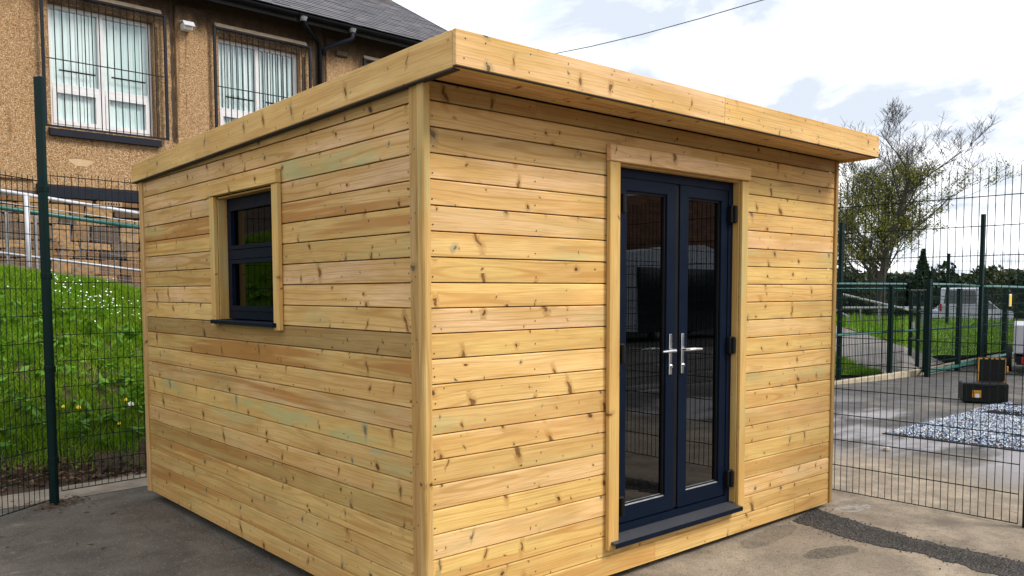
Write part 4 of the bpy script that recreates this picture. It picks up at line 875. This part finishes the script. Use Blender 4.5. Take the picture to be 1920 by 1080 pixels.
for _ in range(2500):
    i = rgs.uniform(.1, .98); a_ = lerp3(near, i); b_ = lerp3(vn, i); t = rgs.rand(); p = [a_[k_]*(1-t)+b_[k_]*t for k_ in range(3)]; h = rgs.uniform(.05, .14); a = rgs.uniform(0, 6.28); w_ = .010; l = h*.5; b = rgs.uniform(0, 6.28)
    lb.poly([(p[0]-w_*math.cos(a), p[1]-w_*math.sin(a), p[2]-.01), (p[0]+w_*math.cos(a), p[1]+w_*math.sin(a), p[2]-.01), (p[0]+l*math.cos(b), p[1]+l*math.sin(b), p[2]+h)], [(0, 1, 2)])
kind(tag(link('lawn_grass', lb.mesh('lawn_grass', GRASS, fix=False)), 'short bright grass on the mound beyond the far fence', 'grass'), 'stuff')
# second fence with gates
f2 = thing('low_mesh_fence', 'dark green low mesh fence with gate frames along the pale kerb', 'fence')
post(f2, 11.49, 4.05, -.05, 2.70, .09, .06); post(f2, 15.95, 3.42, -.05, 3.05, .09, .07, 0, GREENP)
for x, y, zt, w_ in ((12.854, 3.80, 1.64, .09), (13.531, 3.42, 1.75, .12), (15.04, 3.48, 1.58, .12), (16.5, 3.52, 1.6, .09), (17.6, 3.53, 1.64, .10), (19.2, 3.52, 1.6, .10), (21.5, 3.5, 1.6, .1)): post(f2, x, y, -.05, zt, w_, .07)
panel_stuff(f2, (10.3, 4.02), (13.5, 3.84), .02, 1.62, .05, .2, .0044); panel_stuff(f2, (13.6, 3.45), (21.5, 3.5), .03, 1.50, .05, .2, .0044, dz=.05)
for p0, p1, r in (((10.3, 4.02, 1.66), (13.5, 3.83, 1.66), .020), ((10.3, 4.03, 1.58), (13.5, 3.84, 1.58), .010), ((13.53, 3.42, 1.655), (21.5, 3.5, 1.57), .028), ((10.9, 3.98, .80), (21.5, 3.53, .78), .020), ((13.55, 3.45, .06), (16.4, 3.46, .10), .035), ((15.1, 3.47, .12), (21.5, 3.5, .24), .03)):
    obj('rail', MB().tube([p0, p1], r, 6), GREENR, f2)
gt_ = thing('yard_gate', 'narrow dark green gate standing ajar in the low mesh fence', 'gate')
G0 = Vector((13.62, 3.50, .06)); gd_ = Vector((.80, .60, 0)).normalized()
for t in (0, .55, 1.1): p = G0+gd_*t; obj('upright', MB().box((-.03, -.03, 0), (.03, .03, 1.48)), GREENP, gt_, Matrix.Translation(p))
for z in (.0, .55, 1.1, 1.48): obj('rail', MB().tube([G0+Vector((0, 0, z)), G0+gd_*1.1+Vector((0, 0, z))], .025, 6), GREENP, gt_)
panel_stuff(gt_, G0[:2], (G0+gd_*1.1)[:2], .06, 1.45, .05, .2, .003)
obj('latch_box', MB().box((-.03, -.06, 0), (.05, .0, .12)), WHITEP, gt_, Matrix.Translation(G0+gd_*1.1+Vector((0, 0, .75))))
f1 = thing('upper_post', 'dark green tall fence post standing behind the gate', 'post', (16.15, 3.2, -.03)) if False else None
sg = thing('warning_sign', 'small yellow notice fixed to the low mesh fence left of the silver car', 'sign', (17.65, 3.44, 1.22)); obj('plate', MB().box((-.055, -.006, 0), (.055, .0, .22)), YSIGN, sg); obj('backing', MB().box((-.07, .001, -.02), (.07, .008, .24)), PAPER, sg)
sg2 = thing('warning_sign', 'narrow yellow notice at the right edge of the low mesh fence', 'sign', (19.07, 3.44, 1.2)); obj('plate', MB().box((-.05, -.006, 0), (.06, .0, .24)), YSIGN, sg2); obj('backing', MB().box((-.06, .001, -.02), (.07, .008, .26)), PAPER, sg2)
f3 = thing('tall_mesh_fence', 'tall fine mesh fence rising above the hedge line beyond the car park', 'fence')
panel_stuff(f3, (18.5, 8.1), (26.0, 1.8), .3, 2.18, .10, .25, .0035)
for t in (0, .33, .66, 1.): post(f3, 18.5+7.5*t, 8.1-6.3*t, .2, 2.5, .06, .06)
# handrails on the sloping path
hrs = thing('path_handrail', 'pale grey diagonal handrail beside the sloping path', 'handrail')
obj('rail', MB().tube([(16.97, 6.84, 1.451), (18.52, 5.435, .95)], .03, 8), GALV, hrs); obj('rail', MB().tube([(17.91, 7.317, 1.113), (19.514, 5.911, 1.108)], .03, 8), GALV, hrs); obj('rail', MB().tube([(15.9, 6.9, 1.20), (15.75, 6.4, 1.12), (15.6, 6.0, .98), (15.6, 5.98, .6)], .025, 8), GALV, hrs)
for x, y, z in ((17.6, 6.25, 1.22), (18.1, 6.95, 1.1), (18.8, 6.5, 1.1), (19.4, 6.0, 1.1)): obj('post', MB().tube([(x, y, .4), (x, y, z)], .028, 6), GALV, hrs)
# overhead cable
cb = MB(); a_ = Vector((9.75, 10.9, 6.42)); b_ = Vector((10.442, 4.979, 6.383)); dd_ = (b_-a_); pts = [a_+dd_*t+Vector((0, 0, -.10*math.sin(math.pi*min(t, 1)))) for t in (0, .2, .4, .6, .8, 1, 2, 4)]
tag(obj('overhead_cable', cb.tube(pts, .0085, 5), CABLEM), 'thin dark overhead cable crossing the pale sky', 'cable')
# trailer
tr = thing('trailer', 'grey box trailer with red tail lamp at the right edge of the yard', 'trailer', (15.02, 2.50, -.03), R_(-72))
obj('box_body', MB().box((0, 0, .40), (1.5, 2.2, .94), bev=.02), TRAILP, tr); obj('chassis', MB().box((.02, -.04, .24), (1.48, 2.2, .32)).box((.05, -.05, .20), (1.45, -.03, .36)), BLACKPL, tr)
for x in (.13, 1.32): obj('tail_lamp', MB().box((x, -.075, .215), (x+.17, -.051, .345), bev=.008), REDL, tr)
for x in (-.12, 1.52): obj('wheel', MB().tube([(x, 1.0, .26), (x+.1, 1.0, .26)], .26, 18), RUBBER, tr)
# cars beyond the mound
def car(name, label, cat, loc, rz, prof, w_, paint, glassq, wheels, lights=None):
    c_ = thing(name, label, cat, loc, rz); m_ = MB(); n = len(prof); ins = [.10 if z > 1.05 else 0 for y, z in prof]
    L_ = [(-w_/2+i_, y, z) for (y, z), i_ in zip(prof, ins)]; R__ = [(w_/2-i_, y, z) for (y, z), i_ in zip(prof, ins)]
    m_.poly(L_+R__, [tuple(range(n)), tuple(range(2*n-1, n-1, -1))]+[(i, (i+1) % n, (i+1) % n+n, i+n) for i in range(n)]); obj('body', m_, paint, c_)
    for q in glassq: obj('window', MB().poly(q, [tuple(range(len(q)))]), CARGL, c_)
    for y in wheels:
        for s in (-1, 1): wh = obj('wheel', MB().tube([(s*(w_/2-.18), y, .32), (s*(w_/2+.01), y, .32)], .32, 18), RUBBER, c_); obj('rim', MB().tube([(s*(w_/2+.005), y, .32), (s*(w_/2+.02), y, .32)], .2, 12), GALV, wh)
    return c_
vp = [(0, .35), (0, 1.1), (.12, 1.95), (3.4, 1.98), (4.1, 1.25), (4.9, 1.05), (5.0, .35)]
van = car('white_van', 'white van parked beyond the grass mound seen from behind', 'van', (40.25, 13.0, -.33), R_(-69), vp, 1.85, CARW, [[(-.70, .004, 1.22), (.70, .004, 1.22), (.62, .092, 1.85), (-.62, .092, 1.85)], [(.929, 2.6, 1.1), (.929, 3.6, 1.1), (.829, 3.3, 1.7), (.829, 2.6, 1.7)]], (.9, 4.0))
for s in (-1, 1): obj('tail_lamp', MB().box((s*.83-.06, -.02, .85), (s*.83+.06, -.001, 1.2)), REDL, van)
cp = [(0, .3), (0, .75), (.25, .85), (1.2, .95), (1.9, 1.40), (3.3, 1.42), (4.0, .98), (4.3, .9), (4.35, .3)]
car('silver_car', 'silver hatchback parked to the right of the white van', 'car', (47.0, 13.6, -.42), R_(75), cp, 1.7, CARS, [[(.86, 1.35, .98), (.86, 3.8, .98), (.765, 3.2, 1.36), (.765, 1.95, 1.36)], [(-.72, 1.25, .97), (.72, 1.25, .97), (.66, 1.84, 1.36), (-.66, 1.84, 1.36)], [(-.86, 1.35, .98), (-.765, 1.95, 1.36), (-.765, 3.2, 1.36), (-.86, 3.8, .98)]], (.8, 3.5))

# ------------------------------------------------------------------ trees and hedge
def grow(mb, lm, p, d_, L, r, lev, rgx, leafn):
    n = 5 if lev == 0 else 4; pts = [p]; rad = [r]; q = p.copy(); dd_ = d_.copy()
    for i in range(n):
        dd_ = (dd_+Vector((rgx.gauss(0, .09), rgx.gauss(0, .09), rgx.gauss(.05, .06)))).normalized(); q = q+dd_*L/n; pts.append(q.copy()); rad.append(r*(1-.62*(i+1)/n))
    mb.tube(pts, [max(v_, .0048) for v_ in rad], (7, 5, 4, 3, 3, 3)[lev], False)
    if lev < 5:
        for j in range((12, 6, 5, 4, 3)[lev]):
            t = rgx.uniform(.20, 1.0) if lev == 0 else rgx.uniform(.22, 1.); i = min(int(t*n), n-1); b = pts[i].lerp(pts[i+1], t*n-i)
            an = rgx.uniform(0, 6.283); side = Vector((math.cos(an), math.sin(an), rgx.gauss(.1, .25))).normalized()
            nd = (dd_*rgx.uniform(.55, .95)+side*(rgx.uniform(.75, 1.15) if lev < 2 else rgx.uniform(.5, 1.0))+Vector((0, 0, .15))).normalized()
            l2 = L*(.58-.28*t)*rgx.uniform(.8, 1.1) if lev == 0 else L*rgx.uniform(.42, .68)
            grow(mb, lm, b, nd, l2, max(rad[i]*rgx.uniform(.34, .55), .006), lev+1, rgx, leafn)
    if lev >= 2:
        low = max(0., min(1., (7.3-pts[-1].z)/2.2))
        for _ in range(int(leafn*low*rgx.uniform(.2, 1.6)+rgx.random()*.8)):
            c = pts[rgx.randint(1, n)]+Vector((rgx.gauss(0, .09), rgx.gauss(0, .09), rgx.gauss(0, .07))); nrm = Vector((rgx.gauss(0, 1), rgx.gauss(0, 1), rgx.gauss(0, 1)+.3)).normalized(); t = nrm.orthogonal().normalized(); b = nrm.cross(t); s = rgx.uniform(.025, .06)
            lm.poly([c-t*s, c-b*s*.6, c+t*s, c+b*s*.6], [(0, 1, 2, 3)])
rgx = random.Random(33); tm = MB(); lv = MB(); tp = Vector((32.4, 13.3, -.3))
grow(tm, lv, Vector((0, 0, 0)), Vector((.02, -.03, 1)).normalized(), 6.8, .17, 0, rgx, 4.6)
grow(tm, lv, Vector((.25, -.22, 0)), Vector((.10, -.10, 1)).normalized(), 6.0, .13, 0, rgx, 4.6)
tree = thing('spring_tree', 'large bare branched tree with sparse olive spring leaves beyond the cabin', 'tree', tp)
obj('trunk', tm, BARK, tree); link('crown', lv.mesh('crown', FOLI, fix=False), tree)
def bush(label, x, y, z0, w_, h, m, seed, n=900, conical=False, name='hedge_tree', grp='evergreens along the horizon'):
    rgb = random.Random(seed); root = thing(name, label, 'tree', (x, y, z0), 0, grp); f_ = MB(); s_ = MB()
    obj('trunk', s_.tube([(0, 0, 0), (.05, 0, h*.45)], [.14, .07], 6), BARK, root)
    cl = [(rgb.uniform(-.42, .42)*w_, rgb.uniform(-.42, .42)*w_*.7, rgb.uniform(.12, .88)*h, rgb.uniform(.18, .34)*w_) for _ in range(11)]
    for _ in range(n):
        if conical: t = rgb.random()**1.4; zz_ = t*h; rad = w_*.5*(1-t)*(.55+.45*rgb.random()); an = rgb.uniform(0, 6.28); p = Vector((rad*math.cos(an), rad*math.sin(an), zz_))
        else:
            c = rgb.choice(cl); d_ = Vector((rgb.gauss(0, 1), rgb.gauss(0, 1), rgb.gauss(0, 1))).normalized()*c[3]*rgb.uniform(.6, 1.05); p = Vector(c[:3])+d_
            if p.z < 0: p.z = -p.z*.4
        nrm = Vector((rgb.gauss(0, 1), rgb.gauss(0, 1), rgb.gauss(0, 1)+.4)).normalized(); t = nrm.orthogonal().normalized(); b = nrm.cross(t); s = rgb.uniform(.09, .2)
        f_.poly([p-t*s, p-b*s*.7, p+t*s, p+b*s*.7], [(0, 1, 2, 3)])
    link('crown', f_.mesh('crown', m, fix=False), root)
HB = [(50.0, 27.0, 5.0, 4.2, 0), (51.0, 24.6, 3.6, 3.5, 0), (52.4, 23.4, 3.2, 3.2, 0), (53.6, 22.4, 3.0, 3.0, 0), (55.3, 21.1, 2.9, 4.6, 1), (56.4, 20.2, 3.4, 3.7, 0), (57.6, 19.2, 3.2, 3.3, 0), (59.0, 18.0, 3.4, 3.2, 0), (60.2, 16.9, 3.2, 3.3, 0), (61.4, 15.7, 3.6, 3.6, 0), (62.8, 14.4, 3.6, 3.4, 0)]
HL = ['dark evergreen at the left end of the horizon hedge, behind the bare tree', 'dark bushy evergreen just right of the bare tree trunk', 'low olive hedge bush behind the low mesh fence post', 'low dark hedge bush left of the pointed conifer', 'pointed dark conifer rising above the hedge line', 'dark evergreen bush right beside the pointed conifer', 'dark hedge bush above the roof of the white van', 'dark hedge bush behind the tall thin fence post', 'dark hedge bush left of the narrow yellow notice', 'taller dark hedge bush near the right edge of the photo', 'dark hedge bush at the far right edge of the photo']
for i, (x, y, w_, h, cn) in enumerate(HB): bush(HL[i], x, y, -.4, w_*.95, h, EVER2 if i in (2, 7) else EVER, 40+i, 3200, bool(cn))
hm = MB(); rgb = random.Random(5)
for _ in range(24000):
    t = rgb.random(); x = 46+22*t; y = 31-20.5*t; off = rgb.gauss(0, .5); p = Vector((x+off*.7, y+off*.7, rgb.uniform(-.5, 2.5+.7*mn.noise(Vector((t*14, 0, 0)))))); nrm = Vector((rgb.gauss(0, 1), rgb.gauss(0, 1), rgb.gauss(0, 1)+.4)).normalized(); t_ = nrm.orthogonal().normalized(); b = nrm.cross(t_); s = rgb.uniform(.12, .26); hm.poly([p-t_*s, p-b*s*.7, p+t_*s, p+b*s*.7], [(0, 1, 2, 3)])
kind(tag(link('hedge', hm.mesh('hedge', EVER, fix=False)), 'long dark clipped hedge closing off the car park at the horizon', 'hedge'), 'stuff')
wm = MB()
for _ in range(9000):
    t = rgb.random(); x = 90+150*t; y = 140-170*t; p = Vector((x+rgb.gauss(0, 2), y+rgb.gauss(0, 2), rgb.uniform(-.5, 4.2+2.2*mn.noise(Vector((t*22, 0, 0)))))); nrm = Vector((rgb.gauss(0, 1), rgb.gauss(0, 1), rgb.gauss(0, 1)+.4)).normalized(); t_ = nrm.orthogonal().normalized(); b = nrm.cross(t_); s = rgb.uniform(.5, 1.1); wm.poly([p-t_*s, p-b*s*.7, p+t_*s, p+b*s*.7], [(0, 1, 2, 3)])
kind(tag(link('far_woodland', wm.mesh('far_woodland', EVER2, fix=False)), 'hazy far belt of trees low on the horizon', 'woodland'), 'stuff')

# ------------------------------------------------------------------ what the door glass reflects
bb = thing('brick_building', 'brown brick building reflected in the door glass', 'building', (4, -19, 0))
mb = MB().box((-6, -8, -.1), (44, 0, 6.0)); obj('wall', mb, BRICKM, bb); obj('roof', MB().prism([(-8.4, 6.0), (.4, 6.0), (-4, 8.6)], -6.4, 44.4, 'yz'), SLATE, bb)
for i in range(7): wn_ = obj('window', MB().box((2+6*i, -.05, 1.2), (3.6+6*i, .02, 2.8)), UPVC, bb); obj('pane', MB().box((2.08+6*i, .021, 1.28), (3.52+6*i, .03, 2.72)), CARGL, wn_)
vn2 = car('pale_van', 'pale van reflected in the upper part of the door glass', 'van', (17.2, -14.2, -.05), R_(-90), [(0, .35), (0, 2.3), (.1, 2.75), (3.4, 3.05), (4.9, 2.75), (5.6, 2.3), (5.8, .35)], 1.95, CARW, [], (1.0, 4.7)); obj('lower_body', MB().box((-1.0, .02, .3), (1.0, 5.78, 2.28)), CARGL, vn2)
f4 = thing('mesh_fence', 'green mesh fence reflected low in the door glass', 'fence')
panel_stuff(f4, (-1.0, -5.4), (14.0, -5.4), .0, 2.36, .05, .2, .004)
for x in (-1.0, 1.5, 4.0, 6.5, 9., 11.5, 14.): post(f4, x, -5.43, -.05, 2.5, .06, .06)
